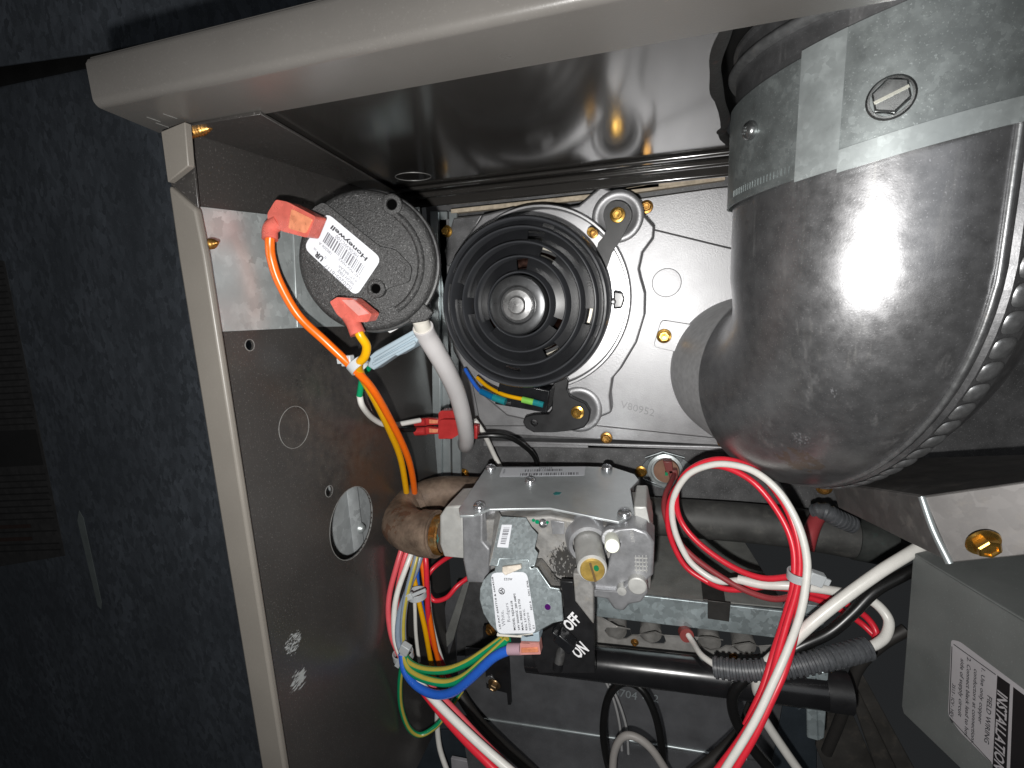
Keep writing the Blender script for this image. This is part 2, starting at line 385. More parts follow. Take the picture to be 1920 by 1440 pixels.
# folded ribs at the rear of the roof, insulation in the gap
for y0, y1, z0 in ((.298, .3025, TZ - .0015), (.3165, .321, TZ - .003), (.3331, .337, TZ - .006)):
    MB().box((.064, (y0 + y1) / 2, (z0 + TZ + .0008) / 2), (.236, 0, 0), (0, (y1 - y0) / 2, 0), (0, 0, (TZ + .0008 - z0) / 2)).build('roof_rib', topp, cab, bevel=.0012, seg=3)
f = fZ(TZ - .0012)
MB().slab([f(353, 237), f(489, 214), f(762, 372), V((WX + .0003, .33, TZ - .0012)), V((WX + .0003, .16, TZ - .0012))], (0, 0, .001)).build('roof_flange', darkp, cab, bevel=.00025)
k0 = PZ(775, 332, TZ + .0008)
MB().slab(disc_poly(k0, .0105, (1, 0, 0), (0, 1, 0), 36), (0, 0, .0005), [disc_poly(k0, .0102, (1, 0, 0), (0, 1, 0), 36)]).build('knockout_ring', scuff, cab)
MB().slab([PY(845, 392, .352), PY(1120, 362, .352), PY(1360, 320, .352), PY(1360, 337, .352), PY(1100, 374, .352), PY(845, 400, .352)], (0, .006, 0)).build('insulation_strip', creamp, cab, bevel=.001)
# rear wall behind everything
MB().slab([V((-.173, .366, .066)), V((.30, .366, .066)), V((.30, .366, -.19)), V((-.173, .366, -.19))], (0, .001, 0)).build('vest_panel', vestm, cab)
# zinc strips folded in the rear left corner
for x0, x1, x2, x3, yy in ((806, 821, 812, 828, .352), (823, 838, 830, 845, .356), (841, 856, 848, 864, .353)):
    MB().slab([PY(x0, 396, yy), PY(x1, 396, yy), PY(x3, 905, yy), PY(x2, 905, yy)], (0, .003, 0)).build('corner_strip', zinc, cab, bevel=.0006)

# ---------------------------------------------------------------- screws
def screw_mesh():
    b = MB(); b.lathe([(.0, 0), (1.55, 0), (1.6, .12), (1.5, .3), (1.0, .42)], (0, 0, 0), (0, 0, 1), 24)
    b.lathe([(1.12, .3), (1.12, 1.15), (.98, 1.3), (.72, 1.3), (.62, 1.12), (0, 1.08)], (0, 0, 0), (0, 0, 1), 6)
    return b
def dome_mesh():
    b = MB(); b.lathe([(0, 0), (1.0, 0), (1.02, .25), (.95, .52), (.75, .78), (.45, .92), (.42, .6), (0, .55)], (0, 0, 0), (0, 0, 1), 24)
    return b
SCM = {}
def screw(parent, pos, axis, r, mat, kind='hex', name='screw', spin=None):
    key = (kind, mat.name)
    axis = V(axis)
    if key not in SCM:
        o = (screw_mesh() if kind == 'hex' else dome_mesh()).build(name, mat, None, smooth=30); SCM[key] = o.data; bpy.data.objects.remove(o)
    o = bpy.data.objects.new(name, SCM[key]); COL.objects.link(o); o.parent = parent
    o.location = V(pos) - parent_loc(parent); o.scale = (r, r, r)
    q = axis.to_track_quat('Z', 'Y')
    o.rotation_mode = 'QUATERNION'; o.rotation_quaternion = q @ Matrix.Rotation(random.uniform(0, 1) if spin is None else spin, 3, 'Z').to_quaternion()
    return o
def pointed_screw(parent, base, tip, r):
    d = tip - base; L_ = d.length; pr = [(0, 0)]
    k = 9
    for i in range(k):
        t = i / k; rr = r * (1 - .0 * t) * (1 if t < .6 else 1 - (t - .6) * 2.1)
        pr += [(rr * .72, L_ * (t + .01)), (rr, L_ * (t + .05)), (rr * .72, L_ * (t + .09))]
    pr.append((0, L_))
    return MB().lathe(pr, base, d, 16).build('threaded_screw', brassd, parent, smooth=25)
for bx, by, tx, ty, ln in ((352, 250, 412, 252, .012), (380, 460, 414, 462, .008)):
    p = PX(bx, by, WX); pointed_screw(cab, p, p + V((ln, 0, .0005)), .0021)
screw(cab, PY(870, 888, .3655), (0, -1, 0), .0030, brass)
screw(cab, PY(1203, 884, .3655), (0, -1, 0), .0030, brass)
screw(cab, PY(1545, 914, .34), (-.2, -1, 0), .0030, brassd)
# ---------------------------------------------------------------- collector box (silver plate behind the blower)
coll = thing('collector_box', 'silver aluminized flue collector cover plate behind the round motor', 'cover plate', (-.05, .358, -.115))
f = fY(.356)
MB().slab([f(815, 412), f(1000, 396), f(1200, 372), f(1345, 352), f(1480, 340), f(1560, 600), f(1560, 846), f(1330, 834), f(905, 812), f(862, 812)], (0, .006, 0)).build('plate', alum, coll, bevel=.001)
f = fY(.3525)
MB().slab([f(850, 408), f(905, 402), f(860, 482), f(838, 500), f(832, 470)], (0, .004, 0)).build('corner_gusset', alum_dull, coll, bevel=.001)
# raised main pan: sloped upper edge (dark step) and bottom lip
MB().slab([f(1222, 428), f(1362, 462), f(1560, 505), f(1560, 830), f(1330, 822), f(1120, 800), f(900, 800), f(880, 700), f(1100, 430)], (0, .005, 0)).build('raised_pan', alum, coll, bevel=.0012, seg=3)
MB().slab([fY(.354)(905, 826), fY(.354)(1325, 836), fY(.354)(1560, 846), fY(.354)(1560, 856), fY(.354)(1325, 846), fY(.354)(905, 838)], (0, .01, 0)).build('bottom_lip', alum, coll, bevel=.0012, seg=3)
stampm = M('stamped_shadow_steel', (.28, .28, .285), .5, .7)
c0 = PY(1250, 530, .3525)
MB().lathe([(.0099, -.0004), (.0096, .00004), (.0090, .00008), (0, .00008)], c0, (0, -1, 0), 36).build('embossed_disc', alum, coll, smooth=60)
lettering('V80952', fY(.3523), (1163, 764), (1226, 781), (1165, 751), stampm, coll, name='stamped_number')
for x, y, Y, m in ((838, 434, .3525, brass), (1212, 388, .356, brassd), (1137, 821, .354, brassd), (1357, 827, .35, brassd), (1085, 722, .345, brassd)):
    screw(coll, PY(x, y, Y), (0, -1, 0), .0028, m)

# ---------------------------------------------------------------- draft inducer
ind = thing('draft_inducer', 'round black draft inducer motor with ringed cooling vents on silver housing', 'motor', PY(975, 720, .35))
f = fY(.335)
housing = [(1110, 362), (1127, 348), (1150, 358), (1181, 372), (1228, 424), (1226, 445), (1206, 472), (1199, 505), (1203, 522), (1211, 550), (1210, 590), (1194, 643), (1166, 690), (1149, 710), (1144, 742), (1147, 774), (1106, 792),
           (1040, 800), (950, 780), (890, 730), (850, 660), (836, 580), (850, 480), (905, 402), (960, 388), (1040, 392), (1085, 384)]
MB().slab([f(*p) for p in housing], (0, .016, 0)).build('housing', alum, ind, bevel=.0032, seg=5)
bc = PY(1158, 406, .3345)
MB().lathe([(.0165, .0), (.0155, .0008), (.0125, .0012), (.0118, .0004), (0, .0004)], bc, (0, -1, 0), 36).build('boss', alum, ind, smooth=60)
bc = PY(1085, 768, .3345)
MB().lathe([(.0165, .0), (.0155, .0008), (.0125, .0012), (.0118, .0004), (0, .0004)], bc, (0, -1, 0), 36).build('boss', alum, ind, smooth=60)
mc = PY(971, 572, .285)          # axis of the motor
MC = V((mc.x, 0, mc.z))
at = lambda Y: V((mc.x, Y, mc.z))
# silver cup the motor sits in
cupm = M('polished_cup', (.55, .55, .56), .36, .75, .06, 40, rv=.06)
MB().lathe([(.0622, 0), (.0622, .0085), (.0612, .0108), (.0600, .0108), (.0592, .0085), (.0592, .0022), (.03, .0022)], PY(1013, 562, .336), (0, -1, 0), 72).build('motor_cup', cupm, ind, smooth=50)
# black motor can behind the rings
MB().lathe([(.030, .0), (.0435, .0), (.0442, .004), (.0442, .012), (.0438, .014), (.042, .014), (.042, .004)], at(.324), (0, -1, 0), 80).build('can', blackg, ind, smooth=50)
MB().lathe([(.0, .0), (.0425, .0), (.0425, .002), (0, .002)], at(.325), (0, -1, 0), 64).build('can_floor', blackp, ind, smooth=50)
ringm = M('rim_lit_black_ring', (.045, .047, .052), .2, 0, .1, 60, spec=.7)  # black lifted above the webs to stand for flash catching the rims
def ring(ro, ri, yf, depth):
    w = (ro - ri)
    MB().lathe([(ri, 0), (ri, depth - w * .4), (ri + w * .3, depth), (ro - w * .3, depth), (ro, depth - w * .4), (ro + depth * .12, 0), (ri, 0)], at(yf + depth), (0, -1, 0), 80).build('vent_ring', ringm, ind, smooth=45)
pr = (PY(971 + 100, 572, .285) - PY(971 - 100, 572, .285)).length / 200     # metres per pixel at the rings
ring(158 * pr, 150 * pr, .2925, .009)
ring(140 * pr, 135 * pr, .2895, .020)
ring(113.5 * pr, 109 * pr, .2885, .020)
ring(88 * pr, 84 * pr, .2875, .020)
ring(60 * pr, 56.5 * pr, .2865, .020)
# sloped webs between the rings, with four rows of slots left open
webm = M('black_vent_web', (.010, .0105, .012), .3, 0, .1, 60)
def web(ro, ri, Y0, Y1, gaps):
    a = 0.
    segs = []; g = sorted(gaps); cur = g[-1][1] - 2 * math.pi
    for g0, g1 in g: segs.append((cur, g0)); cur = g1
    for s0, s1 in segs:
        b = MB(); b.lathe([(ri, 0), (ro, Y1 - Y0), (ro, Y1 - Y0 - .0012), (ri, -.0012), (ri, 0)], at(Y0), (0, 1, 0), max(4, int((s1 - s0) * 12)), arc=(s0, s1), ref=(1, 0, 0))
        b.build('vent_web', webm, ind, smooth=45)
def gg(n, w, ph): return [(ph + 2 * math.pi * i / n, ph + 2 * math.pi * i / n + w) for i in range(n)]
web(150 * pr, 139 * pr, .2965, .2975, gg(4, .15, .3))
web(135 * pr, 113 * pr, .299, .301, gg(4, .24, .1))
web(109 * pr, 87.5 * pr, .298, .300, gg(3, .30, .9))
web(84 * pr, 59.5 * pr, .297, .299, gg(3, .28, .4))
# copper windings and lamination glimpsed through the slots
copper = M('copper_winding', (.03, .013, .009), .4, .8, .3, 400)
MB().lathe([(.020, 0), (.024, .004), (.030, .004), (.033, 0)], at(.320), (0, -1, 0), 48).build('winding', copper, ind, smooth=60)
MB().lathe([(.035, 0), (.035, .006), (.041, .006), (.041, 0)], at(.3235), (0, -1, 0), 48).build('lamination', M('pale_lamination', (.45, .42, .36), .4, .6, .3, 300), ind, smooth=45)
shaftm = M('turned_steel', (.5, .5, .5), .3, .85, .1, 200)
hubm = M('machined_hub', (.095, .097, .10), .3, .7, .1, 200, rv=.08)
MB().lathe([(0, -.012), (.0175, -.012), (.0178, .001), (.017, .0025), (.0155, .003), (.0118, .003), (.0110, .0022), (.0106, .0005), (0, .0005)], at(.2855), (0, -1, 0), 64).build('hub', hubm, ind, smooth=35)
MB().lathe([(.0098, 0), (.0096, .0010), (.0088, .0017), (.0064, .0019), (.0056, .0021), (.0052, .0034), (.0046, .0040), (.0030, .0041), (0, .0043)], at(.2852), (0, -1, 0), 48).build('shaft_cap', shaftm, ind, smooth=35)
# black mounting arms
f = fY(.324)
arm = [(1158 + 27 * math.cos(math.radians(25 - 230 * i / 24)), 403 + 27 * math.sin(math.radians(25 - 230 * i / 24))) for i in range(25)]
arm += [(1137, 430), (1131, 445), (1121, 456), (1116, 482), (1137, 504), (1147, 474), (1168, 442)]
MB().slab([f(*p) for p in arm], (0, .004, 0)).build('mount_arm', blackp, ind, bevel=.0008)
screw(ind, PY(1158, 403, .324), (0, -1, 0), .0030, brass)
f = fY(.322)
lower = [(1037, 718), (1062, 708), (1066, 716), (1063, 730), (1068, 743), (1082, 750), (1098, 757), (1107, 772), (1104, 790), (1095, 802), (1078, 807), (1040, 811), (1000, 811), (986, 803), (980, 792), (984, 781), (1000, 777), (1028, 776), (1034, 768)]
MB().slab([f(*p) for p in lower], (0, .004, 0), [disc_poly(PY(1001, 793, .322), .0022, (1, 0, 0), (0, 0, 1), 16)]).build('lower_mount_arm', blackp, ind, bevel=.0008)
screw(ind, PY(1083, 773, .322), (0, -1, 0), .0029, brass)
MB().slab([f(1150, 545), f(1166, 548), f(1171, 562), f(1166, 578), f(1150, 580)], (0, .003, 0)).build('side_tab', blackg, ind, bevel=.001)
screw(ind, PY(1150, 566, .3215), (0, -1, 0), .0018, cupm, 'dome')
MB().lathe([(.0, .012), (.0026, .012), (.0030, .0112), (.0032, 0)], PY(1113, 438, .328), (0, -1, 0), 16).build('stud', brass, ind)
screw(ind, PY(1113, 438, .3165), (0, -1, 0), .0017, brassd)
# terminal box under the motor
f = fY(.305)
MB().slab([f(937, 713), f(1032, 732), f(1025, 775), f(927, 758)], (0, .018, 0)).build('terminal_box', blackg, ind, bevel=.001)
MB().slab([fY(.3045)(945, 760 - 8), fY(.3045)(958, 755), fY(.3045)(957, 759), fY(.3045)(944, 757)], (0, .0012, 0)).build('box_latch', hubm, ind, bevel=.0002)
def insul(hexcol, nm, rough=.33): return M(nm, hexcol, rough, 0, .05, 200, spec=.55, rv=.06)
w_orange = insul('#f06a10', 'orange_insulation'); w_yellow = insul('#e0a50a', 'yellow_insulation'); w_blue = insul('#2a62c8', 'blue_insulation')
w_red = insul('#dc2c3c', 'red_insulation'); w_white = insul('#e6e4de', 'white_insulation'); w_black = insul('#141414', 'black_insulation')
w_green = insul('#109060', 'green_insulation'); w_pink = insul('#e05c64', 'faded_red_insulation'); w_grey = insul('#8a98a8', 'grey_insulation'); w_ygreen = insul('#b8a848', 'dusty_yellow_insulation')
w_maroon = insul('#96383c', 'maroon_insulation', .5); w_dark = insul('#2a2826', 'dusty_black_insulation', .6)
blue_conn = M('blue_connector', (.01, .22, .50), .2, 0, .1, 100, trans=.35); teal_conn = M('teal_connector', (.02, .30, .34), .2, 0, .1, 100, trans=.35); green_conn = M('green_connector', (.20, .50, .08), .25, 0, .1, 100)
def T(pts): return [PY(*p) for p in pts]
def lead(nm, pts, r, mat, parent, **k): return MB().tube(T(pts), r, **k).build(nm, mat, parent, smooth=80)
lead('blue_lead', [(872, 692, .32), (884, 712, .316), (897, 730, .312), (912, 741, .306)], .0014, w_blue, ind)
lead('yellow_lead', [(895, 708, .318), (915, 725, .312), (945, 740, .304), (988, 750, .300)], .0014, w_yellow, ind)
lead('blue_connector', [(903, 734, .309), (925, 745, .303)], .0024, blue_conn, ind, smooth=1)
lead('teal_connector_end', [(925, 745, .303), (948, 753, .302)], .0026, teal_conn, ind, smooth=1)
lead('green_connector', [(979, 749, .3005), (1000, 754, .3005)], .0022, green_conn, ind, smooth=1)
lead('teal_connector_end', [(1000, 754, .3005), (1019, 759, .3005)], .0021, teal_conn, ind, smooth=1)

# ---------------------------------------------------------------- vent elbow
TH = math.radians(18.4); U = V((-math.sin(TH), math.cos(TH), 0)); Nn = V((math.cos(TH), math.sin(TH), 0))
RB, RP = .062, .058
EB = V((EX, EY, 0))
def epath(s):
    """s<0: up the vertical leg; 0..1 the bend; >1 along the horizontal leg. returns centre, outward (heel) direction, tangent"""
    if s <= 0: return EB + V((0, 0, -s)), -U, 0
    if s >= 1: return EB + U * (RB + (s - 1)) + V((0, 0, -RB)), V((0, 0, -1)), 1
    a = s * math.pi / 2
    return EB + U * (RB - RB * math.cos(a)) + V((0, 0, -RB * math.sin(a))), -U * math.cos(a) + V((0, 0, -math.sin(a))), s
def erad(s):
    if s <= 0: return RP
    if s >= 1: return RP - min(1, (s - 1) / .012) * .006
    return RP - .0045 * math.sin(s * math.pi) ** 1.2
def on_elbow(px, py):
    d = ray(px, py).normalized(); best = None
    for i in range(-40, 60):
        sv = i / 60 if i >= 0 else i * .002
        c, h, k = epath(sv); r = erad(sv)
        for j in range(90):
            a = 2 * math.pi * j / 90; p = c + (h * math.cos(a) - Nn * math.sin(a)) * r
            e = (p - d * p.dot(d)).length + .12 * p.length
            if best is None or e < best[0]: best = (e, p)
    return best[1]
STAINS = [(tuple(on_elbow(1500, 822)), .010, 900, (1, 1, .8), .50, '#c9ccd0', .6), (tuple(on_elbow(1555, 735)), .007, 900, (1, 1, .5), .50, '#c9ccd0', .5),
          (tuple(on_elbow(1540, 690)), .05, 420, (1, 1, .03), .56, '#b4b2a8', .35), (tuple(on_elbow(1560, 400)), .06, 420, (1, 1, .02), .58, '#b4b2a8', .3), (tuple(on_elbow(1500, 872)), .02, 260, (1, 1, 1), .42, '#8a6a38', .4)]
elm = M('dull_galvanized_elbow', (.345, .345, .353), .35, .88, .14, 170, bump=.05, bs=1300, rv=.10, speck=.6, dent=.025,
        splat=STAINS,
        dust='#b5b3ac', dustamt=.10, duststr=(1, 1, .1))
elb = thing('vent_elbow', 'large dull galvanized flue elbow with crimped seam bending up to the roof', 'pipe elbow', (EX, EY, -.12))
ss = [-.095, -.06, -.03, -.012] + [i / 22 for i in range(0, 20)]
b = MB(); nseg = 88
for s in ss:
    c, h, k = epath(s); r = erad(s)
    for i in range(nseg):
        a = 2 * math.pi * i / nseg; b.v.append(c + (h * math.cos(a) - Nn * math.sin(a)) * r)
for j in range(len(ss) - 1):
    for i in range(nseg):
        l = (i + 1) % nseg; b.f.append((j * nseg + i, j * nseg + l, (j + 1) * nseg + l, (j + 1) * nseg + i))
b.build('elbow_shell', elm, elb, smooth=60)
def heel(s, ang, off):
    c, h, k = epath(s); a = math.radians(ang); return c + (h * math.cos(a) - Nn * math.sin(a)) * (erad(s) + off), (h * math.cos(a) - Nn * math.sin(a)), h * math.sin(a) + Nn * math.cos(a)
seamm = M('bright_crimped_seam', (.36, .365, .37), .38, .8, .2, 300, bump=.1, bs=1200, dust='#8a6a40', dustamt=.05)
sl = [-.085 + .0425 * i for i in range(2)] + [i / 24 for i in range(0, 25)]
MB().tube([heel(s, 2.0, .0004)[0] for s in sl], .0011, 10, smooth=3).build('seam_bead', seamm, elb, smooth=80)
b = MB(); P = [(heel(s, -1.0, .0003), heel(s, -2.5, .0016), heel(s, -13.2, .0018), heel(s, -14.6, .0)) for s in sl]
for j in range(len(P) - 1):
    for i in range(3): b.quad(P[j][i][0], P[j][i + 1][0], P[j + 1][i + 1][0], P[j + 1][i][0])
b.build('seam_flange', elm, elb, smooth=40)
s = -.075
while s < .99:
    p, nrm, acr = heel(s, -7.8, .0016); p2 = heel(s + (.004 if s < 0 else .045), -7.8, .0016)[0]; tg = (p2 - p).normalized()
    b = MB()
    for i in range(5):
        th = math.pi / 2 * i / 4
        for k in range(14):
            a = 2 * math.pi * k / 14; ex = .62
            ca, sa = math.cos(a), math.sin(a); ca = math.copysign(abs(ca) ** ex, ca); sa = math.copysign(abs(sa) ** ex, sa)
            b.v.append(p + acr * ca * .0047 * math.cos(th) + tg * sa * .0042 * math.cos(th) + nrm * .0016 * math.sin(th))
    for i in range(4):
        for k in range(14): l = (k + 1) % 14; b.f.append((i * 14 + k, i * 14 + l, (i + 1) * 14 + l, (i + 1) * 14 + k))
    b.build('crimp', seamm, elb, smooth=70)
    s += .0095 if s < 0 else .0095 / (math.pi / 2 * (RB + RP))
# outlet neck of the blower the elbow slips over, with its screwed tab
neckm = M('drawn_steel_neck', (.52, .52, .525), .42, .4, .15, 300, rv=.1, stretch=(.15, 1, 1))
neck = V((.0585, .352, -.0600)); e_end = epath(1.012)[0]
axn = (e_end - neck).normalized()
MB().tube([neck + V((0, .006, 0)), neck, epath(1.0)[0], epath(.92)[0], epath(.84)[0], epath(.76)[0]], lambda t: .0472 + .0050 * min(1, t * 1.5) - .006 * max(0, t - .7), 88, smooth=5).build('inlet_neck', neckm, elb, smooth=60)
f = fY(.3455)
MB().slab(roundpoly([f(1240, 600), f(1302, 610), f(1302, 668), f(1225, 650)], .003), (0, .005, 0)).build('mount_tab', alum, elb, bevel=.0005)
screw(elb, PY(1245, 630, .3455), (0, -1, 0), .0031, brass)

# ---------------------------------------------------------------- pipe clamp around the top of the elbow
clm = M('hazy_galvanized_clamp', (.32, .35, .35), .46, .75, .3, 90, spangle=.15, sps=500, rv=.15, speck=.5, dust='#8c9490', dustamt=.14)
cl = thing('pipe_clamp', 'wide galvanized clamp band with two screws wrapped around the vent pipe', 'pipe clamp', (EX, EY - .06, .04))
RC = .0605; ZC0, ZC1 = .0425, .084; TK = .16
def tilt(o):
    for v in o.data.vertices: v.co.z += TK * (v.co.x + parent_loc(o.parent).x - EX)
    return o
ca = V((-EX, -EY, 0)).normalized()     # towards the viewer
def cpt(px, py, r): # point on the clamp cylinder seen at a pixel
    d = ray(px, py); a = d.x ** 2 + d.y ** 2; bq = -2 * (d.x * EX + d.y * EY); cq = EX ** 2 + EY ** 2 - r * r
    t = (-bq - math.sqrt(max(0, bq * bq - 4 * a * cq))) / (2 * a); return d * t
tilt(MB().lathe([(RC, ZC0), (RC, ZC1), (RC - .0008, ZC1), (RC - .0008, ZC0), (RC, ZC0)], EB, (0, 0, 1), 96).build('band', clm, cl, smooth=40))
zinc_worn = M('worn_zinc', (.46, .50, .50), .42, .6, .25, 120, spangle=.1, sps=400, dust='#9aa09c', dustamt=.12, duststr=(1, 1, .1))
def cpatch(pts, r, th, nm, nu=24, mat=None):
    """a curved sheet on the clamp: (angle from the viewer, z) corners: bottom-left, bottom-right, top-right, top-left"""
    b = MB()
    def q(a, z, rr): e = Matrix.Rotation(math.radians(a), 3, 'Z') @ ca; return EB + e * rr + V((0, 0, z))
    for rr in (r, r + th):
        for i in range(nu + 1):
            t = i / nu
            a0 = pts[0][0] + (pts[1][0] - pts[0][0]) * t; z0 = pts[0][1] + (pts[1][1] - pts[0][1]) * t
            a1 = pts[3][0] + (pts[2][0] - pts[3][0]) * t; z1 = pts[3][1] + (pts[2][1] - pts[3][1]) * t
            b.v += [q(a0, z0, rr), q(a1, z1, rr)]
    m = 2 * (nu + 1)
    for i in range(nu):
        k = 2 * i
        b.f += [(k, k + 1, k + 3, k + 2), (m + k, m + k + 2, m + k + 3, m + k + 1), (k, k + 2, m + k + 2, m + k), (k + 1, m + k + 1, m + k + 3, k + 3)]
    b.f += [(0, m, m + 1, 1), (2 * nu, 2 * nu + 1, m + 2 * nu + 1, m + 2 * nu)]
    return tilt(b.build(nm, mat or clm, cl, smooth=40))
def cang(p): v = V((p.x - EX, p.y - EY, 0)); return math.degrees(math.atan2(ca.x * v.y - ca.y * v.x, ca.dot(v)))
aL = cang(cpt(1500, 200, RC)); aR = cang(cpt(1900, 150, RC)); aN = cang(cpt(1575, 270, RC))
cpatch([(aL, ZC0 - .001), (aN, ZC0 - .001), (aN, ZC1 + .002), (aL, ZC1 + .002)], RC, .0009, 'overlap_strip', mat=zinc_worn)
cpatch([(aN, ZC0), (aN + 75, ZC0 + .002), (aN + 75, ZC1 + .002), (aN, ZC1 + .002)], RC, .0006, 'outer_wrap')
cpatch([(aN, ZC0 - .0025), (aN + 75, ZC0 - .001), (aN + 75, ZC0 + .0065), (aN, ZC0 + .005)], RC + .0004, .0011, 'lower_wrap', mat=zinc_worn)
# ridged worm-drive teeth on the left part
tz0 = cpt(1400, 320, RC).z
for i in range(22):
    a = aL - 3 - i * 1.55
    e = Matrix.Rotation(math.radians(a), 3, 'Z') @ ca; t_ = V((-e.y, e.x, 0)); p = EB + e * RC + V((0, 0, ZC0 + .0045))
    tilt(MB().box(p, t_ * .00028, e * .00022, V((0, 0, .0013))).build('tooth', clm, cl, smooth=0))
clscrew = M('steel_screw', (.30, .31, .31), .28, .9, .2, 300)
p = cpt(1410, 245, RC); e = V((p.x - EX, p.y - EY, 0)).normalized(); screw(cl, p, e, .0036, clscrew, 'dome')
p = cpt(1670, 185, RC + .0008); e = V((p.x - EX, p.y - EY, 0)).normalized()
MB().lathe([(.0066, 0), (.0068, .001), (.0062, .0016), (.0056, .0016)], p, e, 30).build('screw_flange', clscrew, cl)
MB().lathe([(.0054, .0008), (.0054, .0036), (.0049, .0042), (0, .0042)], p, e, 6).build('screw_head', clscrew, cl, smooth=20)
t_ = V((-e.y, e.x, .35)).normalized()
MB().box(p + e * .0043, t_ * .0046, e * .0003, e.cross(t_) * .0005).build('screw_slot', M('bright_slot', (.7, .7, .62), .3, .8), cl, smooth=0)
# vent pipe carrying on above the clamp
vp = thing('vent_pipe', 'short round galvanized vent pipe rising through the roof gasket above the clamp', 'pipe', (EX, EY, .085))
MB().lathe([(.0585, .080), (.0585, .0975), (.0600, .098), (.0600, .0992), (.0570, .0992)], EB, (0, 0, 1), 72).build('pipe_wall', elm, vp, smooth=50)
MB().lathe([(.0586, .0878), (.0612, .0884), (.0620, .0898), (.0612, .0912), (.0586, .0918)], EB, (0, 0, 1), 72).build('rolled_bead', seamm, vp, smooth=60)
# ---------------------------------------------------------------- pressure switch
SN = V((.28, -.96, 0)).normalized(); SC = PY(687, 491, .207); SU = V((0, 0, 1)); SR_ = SU.cross(SN).normalized() * -1
if SR_.x < 0: SR_ = -SR_
sF = lambda h: (lambda x, y: PP(x, y, SC + SN * h, SN))
ps = thing('pressure_switch', 'round black pressure switch with white barcode sticker at the upper left', 'pressure switch', SC - SN * .02 - SU * .036)
r = .0338
MB().lathe([(0, 0), (r * .88, 0), (r * .93, -.0007), (r * .955, -.002), (r * .96, -.006)], SC, SN, 96).build('cap', grainp, ps, smooth=40)
MB().lathe([(r * .955, -.0058), (r * .985, -.0058), (r, -.0066), (r, -.0086), (r * .985, -.0094), (r * .955, -.0094)], SC, SN, 96).build('rim', M('worn_black_rim', (.05, .05, .05), .32, .3, .3, 300, speck=1.), ps, smooth=40)
MB().lathe([(r * .955, -.009), (r * .95, -.016), (r * .6, -.021), (0, -.021)], SC, SN, 96).build('back_housing', grainp, ps, smooth=40)
f = sF(.0022)
MB().slab(roundpoly([f(584, 392), f(606, 378), f(712, 462), f(742, 468), f(772, 500), f(768, 528), f(728, 540), f(702, 560), f(660, 566), f(572, 478)], .002), -SN * .003).build('raised_block', grainp, ps, bevel=.0005)
a = SC + SN * .0005
MB().lathe([(r * .70, -.001), (r * .72, .0012), (r * .76, .0018), (r * .80, .0010), (r * .82, -.001)], SC, SN, 40, arc=(math.radians(-62), math.radians(52)), ref=SR_).build('curved_ridge', grainp, ps, smooth=60)
f = sF(.0024)
MB().slab([f(727, 470), f(768, 502), f(757, 520), f(718, 487)], -SN * .001, [[f(729, 476), f(761, 501), f(755, 513), f(724, 487)]]).build('embossed_frame', grainp, ps, bevel=.0002)
for (x, y, h, r0) in ((734, 383, .0012, .0048), (704, 541, .0042, .0044)):
    p = PP(x, y, SC + SN * h, SN)
    MB().lathe([(r0, -h - .001), (r0 * .96, -.0003), (r0 * .86, 0), (r0 * .55, 0), (r0 * .48, -.0006), (r0 * .46, -.004), (0, -.004)], p, SN, 24).build('screw_boss', grainp, ps, smooth=40)
    MB().lathe([(0, 0), (r0 * .47, 0)], p - SN * .0007, SN, 16).build('bore_shade', void, ps)  # black disc painted in as the shade down the boss hole
lf = sF(.0023)
st = sticker(lf, [(612, 398), (716, 485), (668, 556), (569, 464)], white_l, ps, r=.0036, name='sticker')
lf = sF(.00245)
lettering('Honeywell', lf, (690, 484), (624, 422), (685, 490), ink, st, bold=.03)
lettering('HK06WC100', lf, (673, 479), (632, 440), (669, 484), greyink, st)
barcode(lf, [(684, 499), (674, 516), (601, 449), (611, 431)], greyink, st, n=46, seed=3)
lettering('180206 A', lf, (623, 474), (600, 453), (620, 478), greyink, st)
lettering('IS20205-6117', lf, (661, 539), (611, 495), (656, 545), greyink, st)
lettering('HIGH FIRE', lf, (665, 531), (636, 504), (661, 536), greyink, st)
lettering('0.27" BREAK', lf, (671, 526), (636, 496), (668, 530), greyink, st)
lettering('0.42" MAX MAKE', lf, (677, 521), (637, 483), (674, 525), greyink, st)
lettering('UR', lf, (608, 484), (594, 471), (602, 491), ink, st, bold=.05)
lettering('c', lf, (613, 483), (610, 480), (611, 486), greyink, st); lettering('us', lf, (594, 468), (590, 464), (592, 471), greyink, st)
# barb and its tab at the lower right of the rim
greyink_l = M('dull_white_label', (.5, .5, .5), .5)
whitep = M('off_white_plastic', (.72, .69, .62), .45, 0, .05, 100)
f = sF(-.003)
MB().slab([f(758, 582), f(790, 566), f(812, 585), f(800, 602), f(770, 607)], -SN * .006).build('barb_lug', grainp, ps, bevel=.0008)
p0 = PY(787, 597, .222); p1 = PY(798, 628, .231)
MB().tube([p0, p0.lerp(p1, .4), p0.lerp(p1, .41), p0.lerp(p1, .55), p0.lerp(p1, .56), p0.lerp(p1, .7), p0.lerp(p1, .71), p1], lambda t: .0042 if t < .5 else (.005 if t < .8 else .0046), 20, smooth=1).build('barb', whitep, ps, smooth=30)
f = sF(-.0098)
sticker(lambda x, y: PP(x, y, SC - SN * .004, SN), [(722, 622), (768, 597), (770, 602), (727, 626)], greyink_l, ps, r=.0005, name='edge_label', lift=-.0045)

